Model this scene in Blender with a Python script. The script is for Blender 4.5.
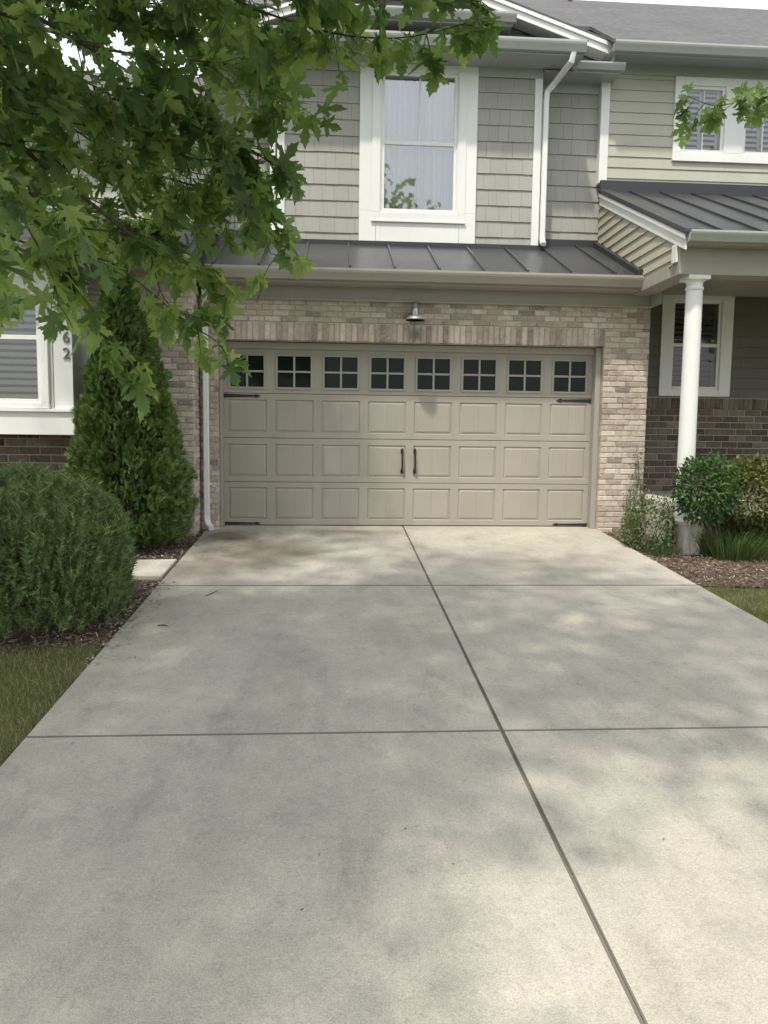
import bpy, math, random
import numpy as np
from mathutils import Vector, Matrix

for o in list(bpy.data.objects): bpy.data.objects.remove(o)
sc = bpy.context.scene
COL = sc.collection
rng = random.Random(7)
nrg = np.random.default_rng(11)
R = math.radians

# ------------------------------------------------------------------ camera
CAM = Vector((-1.0126, -10.0308, 1.1760))
YAW, PITCH, ROLL, FPX = 0.0664, 0.0957, -0.0117, 773.0
def cam_axes():
    cy, sy, cp, sp = math.cos(YAW), math.sin(YAW), math.cos(PITCH), math.sin(PITCH)
    f = Vector((sy*cp, cy*cp, -sp)); r = Vector((cy, -sy, 0)); d = f.cross(r)
    cr, sr = math.cos(ROLL), math.sin(ROLL)
    return r*cr + d*sr, d*cr - r*sr, f
CR, CD, CF = cam_axes()
cam = bpy.data.objects.new('camera', bpy.data.cameras.new('camera'))
COL.objects.link(cam)
M = Matrix((CR, -CD, -CF)).transposed().to_4x4(); M.translation = CAM
cam.matrix_world = M
cam.data.sensor_width = 36; cam.data.lens = FPX/1024*36
cam.data.clip_start = 0.05; cam.data.clip_end = 2000
sc.camera = cam
def at(u, v, d):
    """world point seen at pixel (u,v) d metres in front of the camera"""
    return CAM + (CR*((u-384)/FPX) + CD*((v-512)/FPX) + CF)*d

# ------------------------------------------------------------------ light
SUN = Vector((-0.21, -0.40, 0.89)).normalized()
w = bpy.data.worlds.new('World'); sc.world = w; w.use_nodes = True
nt = w.node_tree; bg = nt.nodes['Background']
sky = nt.nodes.new('ShaderNodeTexSky'); sky.sky_type = 'NISHITA'; sky.sun_disc = False
sky.sun_elevation = math.asin(SUN.z); sky.sun_rotation = math.atan2(SUN.x, SUN.y)
sky.air_density = 1.0; sky.dust_density = 4.0; sky.ozone_density = 1.0; sky.altitude = 0
hz = nt.nodes.new('ShaderNodeMix'); hz.data_type = 'RGBA'; hz.inputs[0].default_value = .66     # thin bright summer haze over the blue
nt.links.new(sky.outputs[0], hz.inputs[6]); hz.inputs[7].default_value = (6.95, 7.0, 6.95, 1)
nt.links.new(hz.outputs[2], bg.inputs[0]); bg.inputs[1].default_value = 0.15
sl = bpy.data.lights.new('sun', 'SUN'); sl.energy = 2.5; sl.angle = R(2.3); sl.color = (1, .93, .80)
so = bpy.data.objects.new('sun', sl); COL.objects.link(so)
so.rotation_euler = (-SUN).to_track_quat('-Z', 'Y').to_euler(); so.location = SUN*60
vs = sc.view_settings; vs.view_transform = 'Standard'; vs.look = 'None'; vs.gamma = 1
vs.use_curve_mapping = False; vs.exposure = 0.70
sc.render.engine = 'CYCLES'

# ------------------------------------------------------------------ materials
def mat(name, col=(.5,.5,.5), rough=.7, metal=0.0, spec=.4):
    m = bpy.data.materials.new(name); m.use_nodes = True
    b = m.node_tree.nodes['Principled BSDF']
    b.inputs['Base Color'].default_value = (*col, 1); b.inputs['Roughness'].default_value = rough
    b.inputs['Metallic'].default_value = metal; b.inputs['Specular IOR Level'].default_value = spec
    return m
def N(m, t, **kw):
    n = m.node_tree.nodes.new(t)
    for k, v in kw.items(): setattr(n, k, v)
    return n
def L(m, a, b): m.node_tree.links.new(a, b)
def noise(m, scale, detail=4, rough=.6, coord='Object', stretch=None):
    tc = N(m, 'ShaderNodeTexCoord'); n = N(m, 'ShaderNodeTexNoise')
    n.inputs['Scale'].default_value = scale; n.inputs['Detail'].default_value = detail
    n.inputs['Roughness'].default_value = rough
    if stretch:
        mp = N(m, 'ShaderNodeMapping'); mp.inputs['Scale'].default_value = stretch
        L(m, tc.outputs[coord], mp.inputs[0]); L(m, mp.outputs[0], n.inputs['Vector'])
    else: L(m, tc.outputs[coord], n.inputs['Vector'])
    return n
def ramp(m, src, stops, interp='LINEAR'):
    r = N(m, 'ShaderNodeValToRGB'); e = r.color_ramp.elements; r.color_ramp.interpolation = interp
    while len(e) < len(stops): e.new(0.5)
    for i, (p, c) in enumerate(stops):
        e[i].position = p; e[i].color = (*c, 1) if len(c) == 3 else c
    L(m, src, r.inputs[0]); return r
def mix(m, fac, a, b, mode='MIX'):
    x = N(m, 'ShaderNodeMix', data_type='RGBA', blend_type=mode)
    if isinstance(fac, (int, float)): x.inputs[0].default_value = fac
    else: L(m, fac, x.inputs[0])
    for s, i in ((a, 6), (b, 7)):
        if isinstance(s, tuple): x.inputs[i].default_value = (*s, 1)
        else: L(m, s, x.inputs[i])
    return x.outputs[2]
def bsdf(m): return m.node_tree.nodes['Principled BSDF']
def bump(m, h, strength=.3, dist=.01):
    b = N(m, 'ShaderNodeBump'); b.inputs['Strength'].default_value = strength; b.inputs['Distance'].default_value = dist
    L(m, h, b.inputs['Height']); L(m, b.outputs[0], bsdf(m).inputs['Normal'])
def g(v): return (v, v, v)

def painted(name, col, var=.06, rough=.55, sc_=(1.2, 1.2, .5), bumpy=0):
    m = mat(name, col, rough)
    n = noise(m, 2.0, 6, .65, stretch=sc_)
    r = ramp(m, n.outputs[0], [(.3, tuple(c*(1-var*1.6) for c in col)), (.7, tuple(min(1, c*(1+var)) for c in col))])
    gi = N(m, 'ShaderNodeNewGeometry')
    r2 = ramp(m, gi.outputs['Random Per Island'], [(0, g(1-var)), (1, g(1.0))])
    L(m, mix(m, 1.0, r.outputs[0], r2.outputs[0], 'MULTIPLY'), bsdf(m).inputs['Base Color'])
    if bumpy:
        n2 = noise(m, 40, 3, .6, stretch=(.15, 1, 2)); bump(m, n2.outputs[0], .25, .004)
    return m
M_white = painted('white_trim_paint', (.76, .77, .765), .04, .45)
M_trim = painted('taupe_trim_paint', (.345, .33, .295), .05, .5)
M_door = painted('taupe_door_paint', (.355, .33, .285), .04, .5)
M_lap = painted('cream_lap_siding', (.43, .425, .365), .05, .65, bumpy=1)
M_gable = painted('tan_lap_siding', (.42, .40, .32), .05, .65, bumpy=1)
M_shake = painted('taupe_shake_siding', (.355, .352, .328), .05, .75, bumpy=1)
M_porch = painted('shaded_lap_siding', (.13, .13, .11), .06, .65, bumpy=1)  # same lap siding, porch shade painted in as a darker base
M_gutter = painted('grey_white_gutter', (.40, .415, .41), .04, .4)
M_groove = mat('shadow_gap', (.10, .095, .085), .9)
M_metal = mat('grey_standing_seam', (.085, .087, .095), .34, .55)
n = noise(M_metal, 1.5, 4, .6); r = ramp(M_metal, n.outputs[0], [(.3, (.07,.074,.085)), (.75, (.105,.11,.122))])
L(M_metal, r.outputs[0], bsdf(M_metal).inputs['Base Color'])
r = ramp(M_metal, n.outputs[0], [(.3, g(.28)), (.75, g(.42))]); L(M_metal, r.outputs[0], bsdf(M_metal).inputs['Roughness'])
M_flash = mat('dark_flashing', (.05, .052, .06), .45, .4)
M_black = mat('black_iron', (.03, .03, .032), .5, .3)
M_steel = mat('brushed_lamp_metal', (.42, .42, .42), .35, .85)
M_dark = mat('dark_interior', (.035, .035, .036), .9)
M_number = mat('number_metal', (.13, .13, .135), .4, .5)

def brick_mat(name, stops, mort):
    m = mat(name, (.4,.35,.3), .88, 0, .25)
    gi = N(m, 'ShaderNodeNewGeometry')
    r = ramp(m, gi.outputs['Random Per Island'], stops)
    n = noise(m, 14, 5, .7); rn = ramp(m, n.outputs[0], [(.3, g(.72)), (.5, g(1.0)), (.72, g(1.22))])
    c = mix(m, 1.0, r.outputs[0], rn.outputs[0], 'MULTIPLY')
    n2 = noise(m, 30, 4, .7); r2 = ramp(m, n2.outputs[0], [(.56, g(0)), (.66, g(1))])
    c = mix(m, r2.outputs[0], c, mort)
    n3 = noise(m, .9, 3, .6); r3 = ramp(m, n3.outputs[0], [(.35, g(.86)), (.65, g(1.06))])
    c = mix(m, 1.0, c, r3.outputs[0], 'MULTIPLY')
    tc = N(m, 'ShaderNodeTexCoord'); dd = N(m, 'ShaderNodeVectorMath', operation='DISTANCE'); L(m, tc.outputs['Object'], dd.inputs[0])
    dd.inputs[1].default_value = (.04, -.01, 2.49)          # dark spot on the soldier course under the lamp
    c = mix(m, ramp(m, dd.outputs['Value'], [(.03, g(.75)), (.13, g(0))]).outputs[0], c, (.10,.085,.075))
    L(m, c, bsdf(m).inputs['Base Color'])
    nb = noise(m, 60, 4, .7); bump(m, nb.outputs[0], .6, .006)
    return m
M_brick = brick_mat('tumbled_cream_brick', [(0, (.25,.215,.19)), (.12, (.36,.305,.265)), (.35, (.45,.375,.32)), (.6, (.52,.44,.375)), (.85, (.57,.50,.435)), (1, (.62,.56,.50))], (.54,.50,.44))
M_mort = mat('pale_mortar', (.50,.46,.40), .95)
nn = noise(M_mort, 40, 4); L(M_mort, ramp(M_mort, nn.outputs[0], [(.3, (.42,.38,.33)), (.7, (.58,.54,.47))]).outputs[0], bsdf(M_mort).inputs['Base Color'])
M_dbrick = brick_mat('dark_brown_brick', [(0, (.075,.06,.047)), (.4, (.125,.098,.076)), (.8, (.175,.14,.108)), (1, (.24,.20,.16))], (.20,.175,.15))
M_dmort = mat('grey_mortar', (.36,.34,.30), .95)

# shingles
M_shingle = mat('grey_asphalt_shingle', (.16,.155,.155), .95, 0, .15)
n = noise(M_shingle, 1.2, 3); n2 = noise(M_shingle, 9, 2, .5, stretch=(1, 2.2, 1))
c = mix(M_shingle, .5, ramp(M_shingle, n.outputs[0], [(.3, (.092,.093,.10)), (.7, (.13,.13,.138))]).outputs[0], ramp(M_shingle, n2.outputs[0], [(.35, (.078,.079,.085)), (.65, (.148,.148,.156))]).outputs[0])
L(M_shingle, c, bsdf(M_shingle).inputs['Base Color'])
nb = noise(M_shingle, 120, 3); bump(M_shingle, nb.outputs[0], .5, .004)

# concrete
M_conc = mat('driveway_concrete', (.42,.41,.36), .9, 0, .25)
n1 = noise(M_conc, .9, 5, .6); a = ramp(M_conc, n1.outputs[0], [(.28, (.355,.335,.292)), (.45, (.405,.384,.335)), (.56, (.42,.398,.345)), (.72, (.47,.445,.385))]).outputs[0]
n2 = noise(M_conc, 4.5, 6, .7, stretch=(1, .55, 1)); a = mix(M_conc, 1.0, a, ramp(M_conc, n2.outputs[0], [(.3, g(.84)), (.46, g(.97)), (.55, g(1)), (.7, g(1.1))]).outputs[0], 'MULTIPLY')
n3 = noise(M_conc, 170, 3, .75); a = mix(M_conc, 1.0, a, ramp(M_conc, n3.outputs[0], [(.32, g(.72)), (.5, g(1)), (.66, g(1.2))]).outputs[0], 'MULTIPLY')
n4 = noise(M_conc, 46, 4, .8); a = mix(M_conc, 1.0, a, ramp(M_conc, n4.outputs[0], [(.3, g(.88)), (.55, g(1)), (.75, g(1.08))]).outputs[0], 'MULTIPLY')
n5 = noise(M_conc, 1.7, 7, .72, stretch=(1.6, .5, 1)); a = mix(M_conc, 1.0, a, ramp(M_conc, n5.outputs[0], [(.34, g(.84)), (.44, g(.98)), (.58, g(1.0)), (.66, g(1.08))]).outputs[0], 'MULTIPLY')
n6 = noise(M_conc, 11, 8, .8); a = mix(M_conc, 1.0, a, ramp(M_conc, n6.outputs[0], [(.36, g(.86)), (.46, g(1)), (.6, g(1)), (.68, g(1.06))]).outputs[0], 'MULTIPLY')
# a brown damp stain by the downspout and darkened edge along the left kerb
tc = N(M_conc, 'ShaderNodeTexCoord')
def blob(cx, cy, sx, sy, lo=.25, hi=.95):
    mp = N(M_conc, 'ShaderNodeMapping'); mp.vector_type = 'POINT'
    mp.inputs['Location'].default_value = (-cx/sx, -cy/sy, 0); mp.inputs['Scale'].default_value = (1/sx, 1/sy, 0)
    L(M_conc, tc.outputs['Object'], mp.inputs[0])
    nz = noise(M_conc, 2.6, 5, .65); va = N(M_conc, 'ShaderNodeVectorMath', operation='LENGTH'); L(M_conc, mp.outputs[0], va.inputs[0])
    s = N(M_conc, 'ShaderNodeMath', operation='ADD'); L(M_conc, va.outputs['Value'], s.inputs[0])
    t = N(M_conc, 'ShaderNodeMath', operation='MULTIPLY_ADD'); L(M_conc, nz.outputs[0], t.inputs[0]); t.inputs[1].default_value = 1.2; t.inputs[2].default_value = -.6
    L(M_conc, t.outputs[0], s.inputs[1])
    return ramp(M_conc, s.outputs[0], [(lo, g(1)), (hi, g(0))]).outputs[0]
def stain(a, cx, cy, sx, sy, col, k):
    f = blob(cx, cy, sx, sy); mm = N(M_conc, 'ShaderNodeMath', operation='MULTIPLY'); L(M_conc, f, mm.inputs[0]); mm.inputs[1].default_value = k
    return mix(M_conc, mm.outputs[0], a, mix(M_conc, 1.0, a, col, 'MULTIPLY'))
a = stain(a, -1.75, -1.35, 1.0, .9, (.47,.44,.40), .9)
a = stain(a, -2.3, -.5, .6, .55, (.38,.36,.33), .9)
a = stain(a, -2.25, -2.0, .6, .9, (.56,.53,.49), .8)
a = stain(a, -.9, -.25, 1.2, .3, (.7,.65,.58), .7)
a = stain(a, -2.6, -4.2, .35, 2.6, (.80,.80,.76), .6)
a = stain(a, -1.35, -5.0, .33, 4.2, (.86,.85,.83), .45)      # faint wheel tracks
a = stain(a, 1.15, -5.4, .36, 4.0, (.88,.87,.85), .45)
a = stain(a, -.45, -4.2, .55, .8, (.84,.83,.80), .5)
a = stain(a, 1.2, -1.6, 1.6, .5, (.88,.86,.82), .5)
L(M_conc, a, bsdf(M_conc).inputs['Base Color']); nbr = noise(M_conc, 1.0, 3, .6, stretch=(5, 170, 1)); sm = N(M_conc, 'ShaderNodeMath', operation='ADD'); L(M_conc, n3.outputs[0], sm.inputs[0]); L(M_conc, nbr.outputs[0], sm.inputs[1])
bump(M_conc, sm.outputs[0], .5, .004)      # broomed finish
M_joint = mat('joint_dirt', (.17,.155,.13), .95)
M_path = mat('pale_path_concrete', (.50,.48,.42), .9, 0, .2)
n = noise(M_path, 30, 5, .7); L(M_path, ramp(M_path, n.outputs[0], [(.3, (.43,.41,.36)), (.7, (.56,.54,.47))]).outputs[0], bsdf(M_path).inputs['Base Color'])
M_pier = mat('weathered_concrete', (.34,.32,.27), .95, 0, .2)
n = noise(M_pier, 7, 5, .7, stretch=(3, 3, .5)); L(M_pier, ramp(M_pier, n.outputs[0], [(.3, (.30,.28,.24)), (.5, (.48,.46,.40)), (.75, (.60,.58,.52))]).outputs[0], bsdf(M_pier).inputs['Base Color'])
nb = noise(M_pier, 40, 4); bump(M_pier, nb.outputs[0], .5, .01)

# ground
M_lawn = mat('lawn_soil', (.06,.07,.03), 1, 0, .1)
n = noise(M_lawn, 3, 6, .7); L(M_lawn, ramp(M_lawn, n.outputs[0], [(.3, (.07,.085,.03)), (.55, (.11,.125,.045)), (.75, (.17,.15,.08))]).outputs[0], bsdf(M_lawn).inputs['Base Color'])
M_mulch = mat('mulch_soil', (.09,.06,.045), 1, 0, .1)
n = noise(M_mulch, 22, 6, .75); L(M_mulch, ramp(M_mulch, n.outputs[0], [(.3, (.07,.048,.036)), (.55, (.14,.10,.078)), (.75, (.24,.185,.15))]).outputs[0], bsdf(M_mulch).inputs['Base Color'])
bump(M_mulch, n.outputs[0], .8, .03)

def foliage(name, stops, trans=(.1,.2,.03), tk=.35, rough=.5, spec=.35):
    m = mat(name, stops[0][1], rough, 0, spec)
    gi = N(m, 'ShaderNodeNewGeometry'); r = ramp(m, gi.outputs['Random Per Island'], stops)
    L(m, r.outputs[0], bsdf(m).inputs['Base Color'])
    if tk > 0:
        tr = N(m, 'ShaderNodeBsdfTranslucent'); mx = N(m, 'ShaderNodeMixShader'); mx.inputs[0].default_value = tk
        L(m, mix(m, 1.0, r.outputs[0], trans, 'ADD'), tr.inputs[0])
        out = m.node_tree.nodes['Material Output']
        L(m, bsdf(m).outputs[0], mx.inputs[1]); L(m, tr.outputs[0], mx.inputs[2]); L(m, mx.outputs[0], out.inputs[0])
    return m
M_leaf = foliage('maple_leaf', [(0, (.042,.078,.034)), (.45, (.085,.14,.05)), (.8, (.145,.215,.068)), (1, (.24,.31,.10))], (.14,.23,.03), .50, .45, .4)
M_sunlit = foliage('sunlit_maple_leaf', [(0, (.13,.20,.055)), (.5, (.20,.285,.08)), (1, (.30,.38,.12))], (.18,.26,.03), .5, .45, .4)  # sunlight on the lower boughs painted in as a yellower leaf colour
M_arb = foliage('arborvitae_spray', [(0, (.065,.115,.034)), (.5, (.125,.20,.056)), (.85, (.19,.28,.08)), (1, (.27,.35,.11))], (.03,.06,.01), .2, .6, .2)
M_yew = foliage('yew_needle', [(0, (.07,.11,.042)), (.5, (.13,.19,.07)), (.85, (.20,.27,.10)), (1, (.30,.37,.15))], (.04,.08,.02), .22, .65, .2)
M_bush = foliage('dark_bush_leaf', [(0, (.032,.072,.026)), (.6, (.058,.115,.036)), (1, (.11,.17,.06))], (.05,.10,.015), .28, .6, .2)
M_ybush = foliage('olive_bush_leaf', [(0, (.06,.085,.02)), (.6, (.11,.13,.03)), (1, (.17,.17,.05))], (.05,.07,.01), .25, .5, .3)
M_weed = foliage('grassy_leaf', [(0, (.05,.085,.03)), (.6, (.085,.135,.045)), (1, (.14,.18,.07))], (.05,.09,.02), .3, .5, .3)
M_vine = foliage('vine_leaf', [(0, (.08,.12,.05)), (.6, (.13,.18,.08)), (1, (.22,.26,.14))], (.05,.08,.02), .25, .5, .3)
M_grass = foliage('grass_blade', [(0, (.105,.125,.045)), (.4, (.175,.20,.075)), (.72, (.25,.26,.115)), (.86, (.33,.29,.15)), (1, (.45,.39,.25))], (.04,.06,.01), .25, .6, .2)
M_chip = foliage('mulch_chip', [(0, (.09,.068,.052)), (.45, (.155,.12,.095)), (.8, (.215,.175,.142)), (.92, (.38,.31,.25)), (1, (.55,.48,.40))], tk=0, rough=.95, spec=.1)
M_bark = mat('maple_bark', (.075,.062,.05), .95, 0, .15)
n = noise(M_bark, 12, 5, .7, stretch=(2, 2, .4)); L(M_bark, ramp(M_bark, n.outputs[0], [(.3, (.04,.033,.027)), (.7, (.12,.10,.085))]).outputs[0], bsdf(M_bark).inputs['Base Color'])
bump(M_bark, n.outputs[0], .6, .02)
M_twig = mat('brown_twig', (.07,.06,.04), .9, 0, .2)

def glass_mat(name, tint, k):
    m = bpy.data.materials.new(name); m.use_nodes = True; nt = m.node_tree
    nt.nodes.remove(bsdf(m)); out = nt.nodes['Material Output']
    t = nt.nodes.new('ShaderNodeBsdfTransparent'); t.inputs[0].default_value = (*tint, 1)
    gl = nt.nodes.new('ShaderNodeBsdfGlossy'); gl.inputs['Roughness'].default_value = .03
    fr = nt.nodes.new('ShaderNodeFresnel'); fr.inputs[0].default_value = 1.5
    ad = nt.nodes.new('ShaderNodeMath'); ad.operation = 'ADD'; ad.inputs[1].default_value = k
    mx = nt.nodes.new('ShaderNodeMixShader'); nt.links.new(fr.outputs[0], ad.inputs[0]); nt.links.new(ad.outputs[0], mx.inputs[0])
    nt.links.new(t.outputs[0], mx.inputs[1]); nt.links.new(gl.outputs[0], mx.inputs[2]); nt.links.new(mx.outputs[0], out.inputs[0])
    return m
M_glass = glass_mat('window_glass', (.9,.94,.95), .30)
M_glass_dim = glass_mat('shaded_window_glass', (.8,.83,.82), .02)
M_glass_mid = glass_mat('street_window_glass', (.88,.91,.91), .09)
M_dglass = mat('dark_green_glass', (.008,.014,.012), .08, 0, .14)
M_curtain = mat('sheer_curtain', (.82,.84,.85), .9)
_tr = N(M_curtain, 'ShaderNodeBsdfTranslucent'); _tr.inputs[0].default_value = (.6,.63,.65,1)
_mx = N(M_curtain, 'ShaderNodeMixShader'); _mx.inputs[0].default_value = .35
L(M_curtain, bsdf(M_curtain).outputs[0], _mx.inputs[1]); L(M_curtain, _tr.outputs[0], _mx.inputs[2]); L(M_curtain, _mx.outputs[0], M_curtain.node_tree.nodes['Material Output'].inputs[0])
M_blind = mat('white_blind', (.62,.63,.62), .6)
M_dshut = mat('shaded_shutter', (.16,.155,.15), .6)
M_room = mat('room_wall', (.30,.31,.31), .9)

# ------------------------------------------------------------------ mesh helpers
class MB:
    def __init__(s): s.v = []; s.f = []; s.m = []; s.mi = 0
    def face(s, pts, m=None):
        i = len(s.v); s.v += [tuple(p) for p in pts]; s.f.append(tuple(range(i, i+len(pts)))); s.m.append(s.mi if m is None else m)
    def raw(s, vs_, fs, m=None):
        i = len(s.v); s.v += [tuple(p) for p in vs_]
        for f in fs: s.f.append(tuple(k+i for k in f)); s.m.append(s.mi if m is None else m)
    def box(s, x0, x1, y0, y1, z0, z1, m=None, ch=0.0):
        if x1 < x0: x0, x1 = x1, x0
        if y1 < y0: y0, y1 = y1, y0
        if z1 < z0: z0, z1 = z1, z0
        s.raw([(x0,y0,z0),(x1,y0,z0),(x1,y1,z0),(x0,y1,z0),(x0,y0,z1),(x1,y0,z1),(x1,y1,z1),(x0,y1,z1)],
              [(0,3,2,1),(4,5,6,7),(0,1,5,4),(1,2,6,5),(2,3,7,6),(3,0,4,7)], m)
    def prism(s, prof, x0, x1, axis='x', m=None):
        """profile [(y,z)] extruded along x  (axis 'y': profile is (x,z))"""
        k = len(prof)
        if axis == 'x': A = [(x0, p[0], p[1]) for p in prof]; B = [(x1, p[0], p[1]) for p in prof]
        else: A = [(p[0], x0, p[1]) for p in prof]; B = [(p[0], x1, p[1]) for p in prof]
        fs = [(i, (i+1) % k, (i+1) % k + k, i+k) for i in range(k)] + [tuple(range(k))[::-1], tuple(range(k, 2*k))]
        s.raw(A+B, fs, m)
    def tube(s, path, rad, n=8, m=None, cap=True):
        path = [Vector(p) for p in path]
        if not hasattr(rad, '__len__'): rad = [rad]*len(path)
        vs_ = []; up = Vector((0.13, .21, 1)).normalized()
        for i, p in enumerate(path):
            t = (path[min(i+1, len(path)-1)] - path[max(i-1, 0)]).normalized()
            a = t.cross(up)
            if a.length < .05: a = t.cross(Vector((1, 0.2, 0)))
            a.normalize(); b = t.cross(a)
            for k in range(n):
                q = 2*math.pi*k/n; vs_.append(p + (a*math.cos(q) + b*math.sin(q))*rad[i])
        fs = []
        for i in range(len(path)-1):
            for k in range(n):
                fs.append((i*n+k, i*n+(k+1) % n, (i+1)*n+(k+1) % n, (i+1)*n+k))
        if cap: fs += [tuple(range(n))[::-1], tuple(range((len(path)-1)*n, len(path)*n))]
        s.raw(vs_, fs, m)
    def lathe(s, prof, c, n=24, m=None):
        vs_ = []; fs = []
        for r_, z in prof:
            for k in range(n):
                q = 2*math.pi*k/n; vs_.append((c[0]+r_*math.cos(q), c[1]+r_*math.sin(q), c[2]+z))
        for i in range(len(prof)-1):
            for k in range(n): fs.append((i*n+k, i*n+(k+1) % n, (i+1)*n+(k+1) % n, (i+1)*n+k))
        fs += [tuple(range(n))[::-1], tuple(range((len(prof)-1)*n, len(prof)*n))]
        s.raw(vs_, fs, m)
    def build(s, name, mats, parent=None, loc=None, bevel=0, smooth=False):
        me = bpy.data.meshes.new(name)
        o = Vector(loc) if loc is not None else (Vector(parent.location) if parent and parent.type == 'EMPTY' else Vector((0,0,0)))
        root = parent
        while root and root.parent: root = root.parent
        off = Vector(root.location) if root else o
        me.from_pydata([Vector(p)-off for p in s.v], [], s.f)
        if not isinstance(mats, (list, tuple)): mats = [mats]
        for q in mats: me.materials.append(q)
        me.polygons.foreach_set('material_index', s.m)
        if smooth: me.polygons.foreach_set('use_smooth', [True]*len(me.polygons))
        me.update()
        ob = bpy.data.objects.new(name, me); COL.objects.link(ob)
        if parent: ob.parent = parent
        else: ob.location = off
        if bevel:
            b = ob.modifiers.new('bevel', 'BEVEL'); b.width = bevel; b.segments = 2; b.limit_method = 'ANGLE'; b.angle_limit = R(50)
        return ob
def thing(name, loc, label, cat, group=None):
    o = bpy.data.objects.new(name, None); o.location = loc; o.empty_display_size = .2; COL.objects.link(o)
    o['label'] = label; o['category'] = cat
    if group: o['group'] = group
    return o
def tag(o, label, cat, group=None, kind=None):
    o['label'] = label; o['category'] = cat
    if group: o['group'] = group
    if kind: o['kind'] = kind
    return o
def struct(o, kind='structure', label=None, cat=None):
    o['kind'] = kind
    if label: o['label'] = label
    if cat: o['category'] = cat
    return o

def fast_mesh(name, batches, mats, parent=None, loc=(0,0,0)):
    """batches: list of (V(n,3), F(m,3), matindex)"""
    Vs, Fs, Ms = [], [], []; o = 0
    for V, F, mi in batches:
        Vs.append(V); Fs.append(F+o); Ms.append(np.full(len(F), mi) if np.isscalar(mi) else mi); o += len(V)
    V = np.concatenate(Vs).astype(np.float32); F = np.concatenate(Fs).astype(np.int32); Mi = np.concatenate(Ms).astype(np.int32)
    root = parent
    while root and root.parent: root = root.parent
    off = np.array(root.location if root else loc, np.float32); V = V - off
    me = bpy.data.meshes.new(name)
    me.vertices.add(len(V)); me.vertices.foreach_set('co', V.ravel())
    me.loops.add(F.size); me.loops.foreach_set('vertex_index', F.ravel())
    me.polygons.add(len(F)); me.polygons.foreach_set('loop_start', np.arange(0, F.size, 3, dtype=np.int32))
    me.polygons.foreach_set('loop_total', np.full(len(F), 3, np.int32))
    if not isinstance(mats, (list, tuple)): mats = [mats]
    for q in mats: me.materials.append(q)
    me.polygons.foreach_set('material_index', Mi)
    me.update(calc_edges=True); me.validate()
    ob = bpy.data.objects.new(name, me); COL.objects.link(ob)
    if parent: ob.parent = parent
    else: ob.location = loc
    return ob
def unit(a): return a/np.maximum(np.linalg.norm(a, axis=1, keepdims=True), 1e-6)
def scatter(tv, tf, pos, A, Nn, s):
    tv = np.asarray(tv, float); tf = np.asarray(tf)
    A = unit(A); X = unit(np.cross(A, Nn)); Z = np.cross(X, A)
    n, k = len(pos), len(tv); s = np.broadcast_to(np.asarray(s, float), (n,))
    V = pos[:, None, :] + s[:, None, None]*(tv[None, :, 0:1]*X[:, None, :] + tv[None, :, 1:2]*A[:, None, :] + tv[None, :, 2:3]*Z[:, None, :])
    F = tf[None] + (np.arange(n)*k)[:, None, None]
    return V.reshape(-1, 3), F.reshape(-1, 3)

# maple leaf: five lobes, star-shaped about (0,.3), folded at the midrib and drooping at the tips
_half = [(.02,0),(.11,.05),(.22,-.02),(.36,-.02),(.27,.08),(.17,.20),(.33,.27),(.36,.34),(.50,.36),(.62,.50),(.47,.49),(.42,.56),(.31,.50),(.13,.40),(.14,.50),(.26,.70),(.18,.72),(.19,.85),(.10,.88),(0,1.08)]
_o = _half + [(-x, y) for x, y in _half[-2::-1]]
MAPLE_V = [(0,.3,.0)] + [(x, y, .22*abs(x) - .18*max(0, math.hypot(x, y-.3)-.2)**1.3) for x, y in _o]
MAPLE_F = [(0, i, i+1) for i in range(1, len(_o))] + [(0, len(_o), 1)]
SIMPLE_V = [(0,0,0),(.3,.15,.05),(.5,.42,.0),(.2,.6,.03),(0,1,-.08),(-.2,.6,.03),(-.5,.42,0),(-.3,.15,.05)]
SIMPLE_F = [(0,1,3),(1,2,3),(0,3,5),(3,4,5),(0,5,7),(5,6,7)]
OVAL_V = [(0,0,0),(.22,.3,.05),(.2,.65,.04),(0,1,-.05),(-.2,.65,.04),(-.22,.3,.05)]
OVAL_F = [(0,1,5),(1,2,4),(1,4,5),(2,3,4)]
BLADE_V = [(-.5,0,0),(.5,0,0),(.3,.6,.12),(-.3,.6,.12),(0,1,.35)]
BLADE_F = [(0,1,2),(0,2,3),(3,2,4)]

GY0, GS = .22, .0687
def gz(y):
    if y > GY0: return 0.0
    return GS*(max(y, -13.0)-GY0)

# ------------------------------------------------------------------ ground
ys = [-400, -60, -13] + [-13+.5*i for i in range(1, 27)] + [.22, 30, 400]
b = MB()
for i in range(len(ys)-1):
    y0, y1 = ys[i], ys[i+1]
    b.face([(-400, y0, gz(y0)-.035), (400, y0, gz(y0)-.035), (400, y1, gz(y1)-.035), (-400, y1, gz(y1)-.035)])
struct(b.build('lawn_ground', M_lawn))

def sheet(name, poly, mat_, lift):
    b = MB(); b.face([(x, y, gz(y)+lift) for x, y in poly]); return struct(b.build(name, mat_))
sheet('mulch_bed', [(-2.66,-4.25),(-2.66,.1),(-9,.1),(-9,-4.62),(-4.2,-4.62),(-3.3,-4.55),(-2.9,-4.42)], M_mulch, -.027)
sheet('mulch_bed', [(2.55,-2.78),(3.2,-2.86),(4.4,-2.75),(9,-2.6),(9,.18),(2.45,.18),(2.45,-.2)], M_mulch, -.026)

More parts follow.
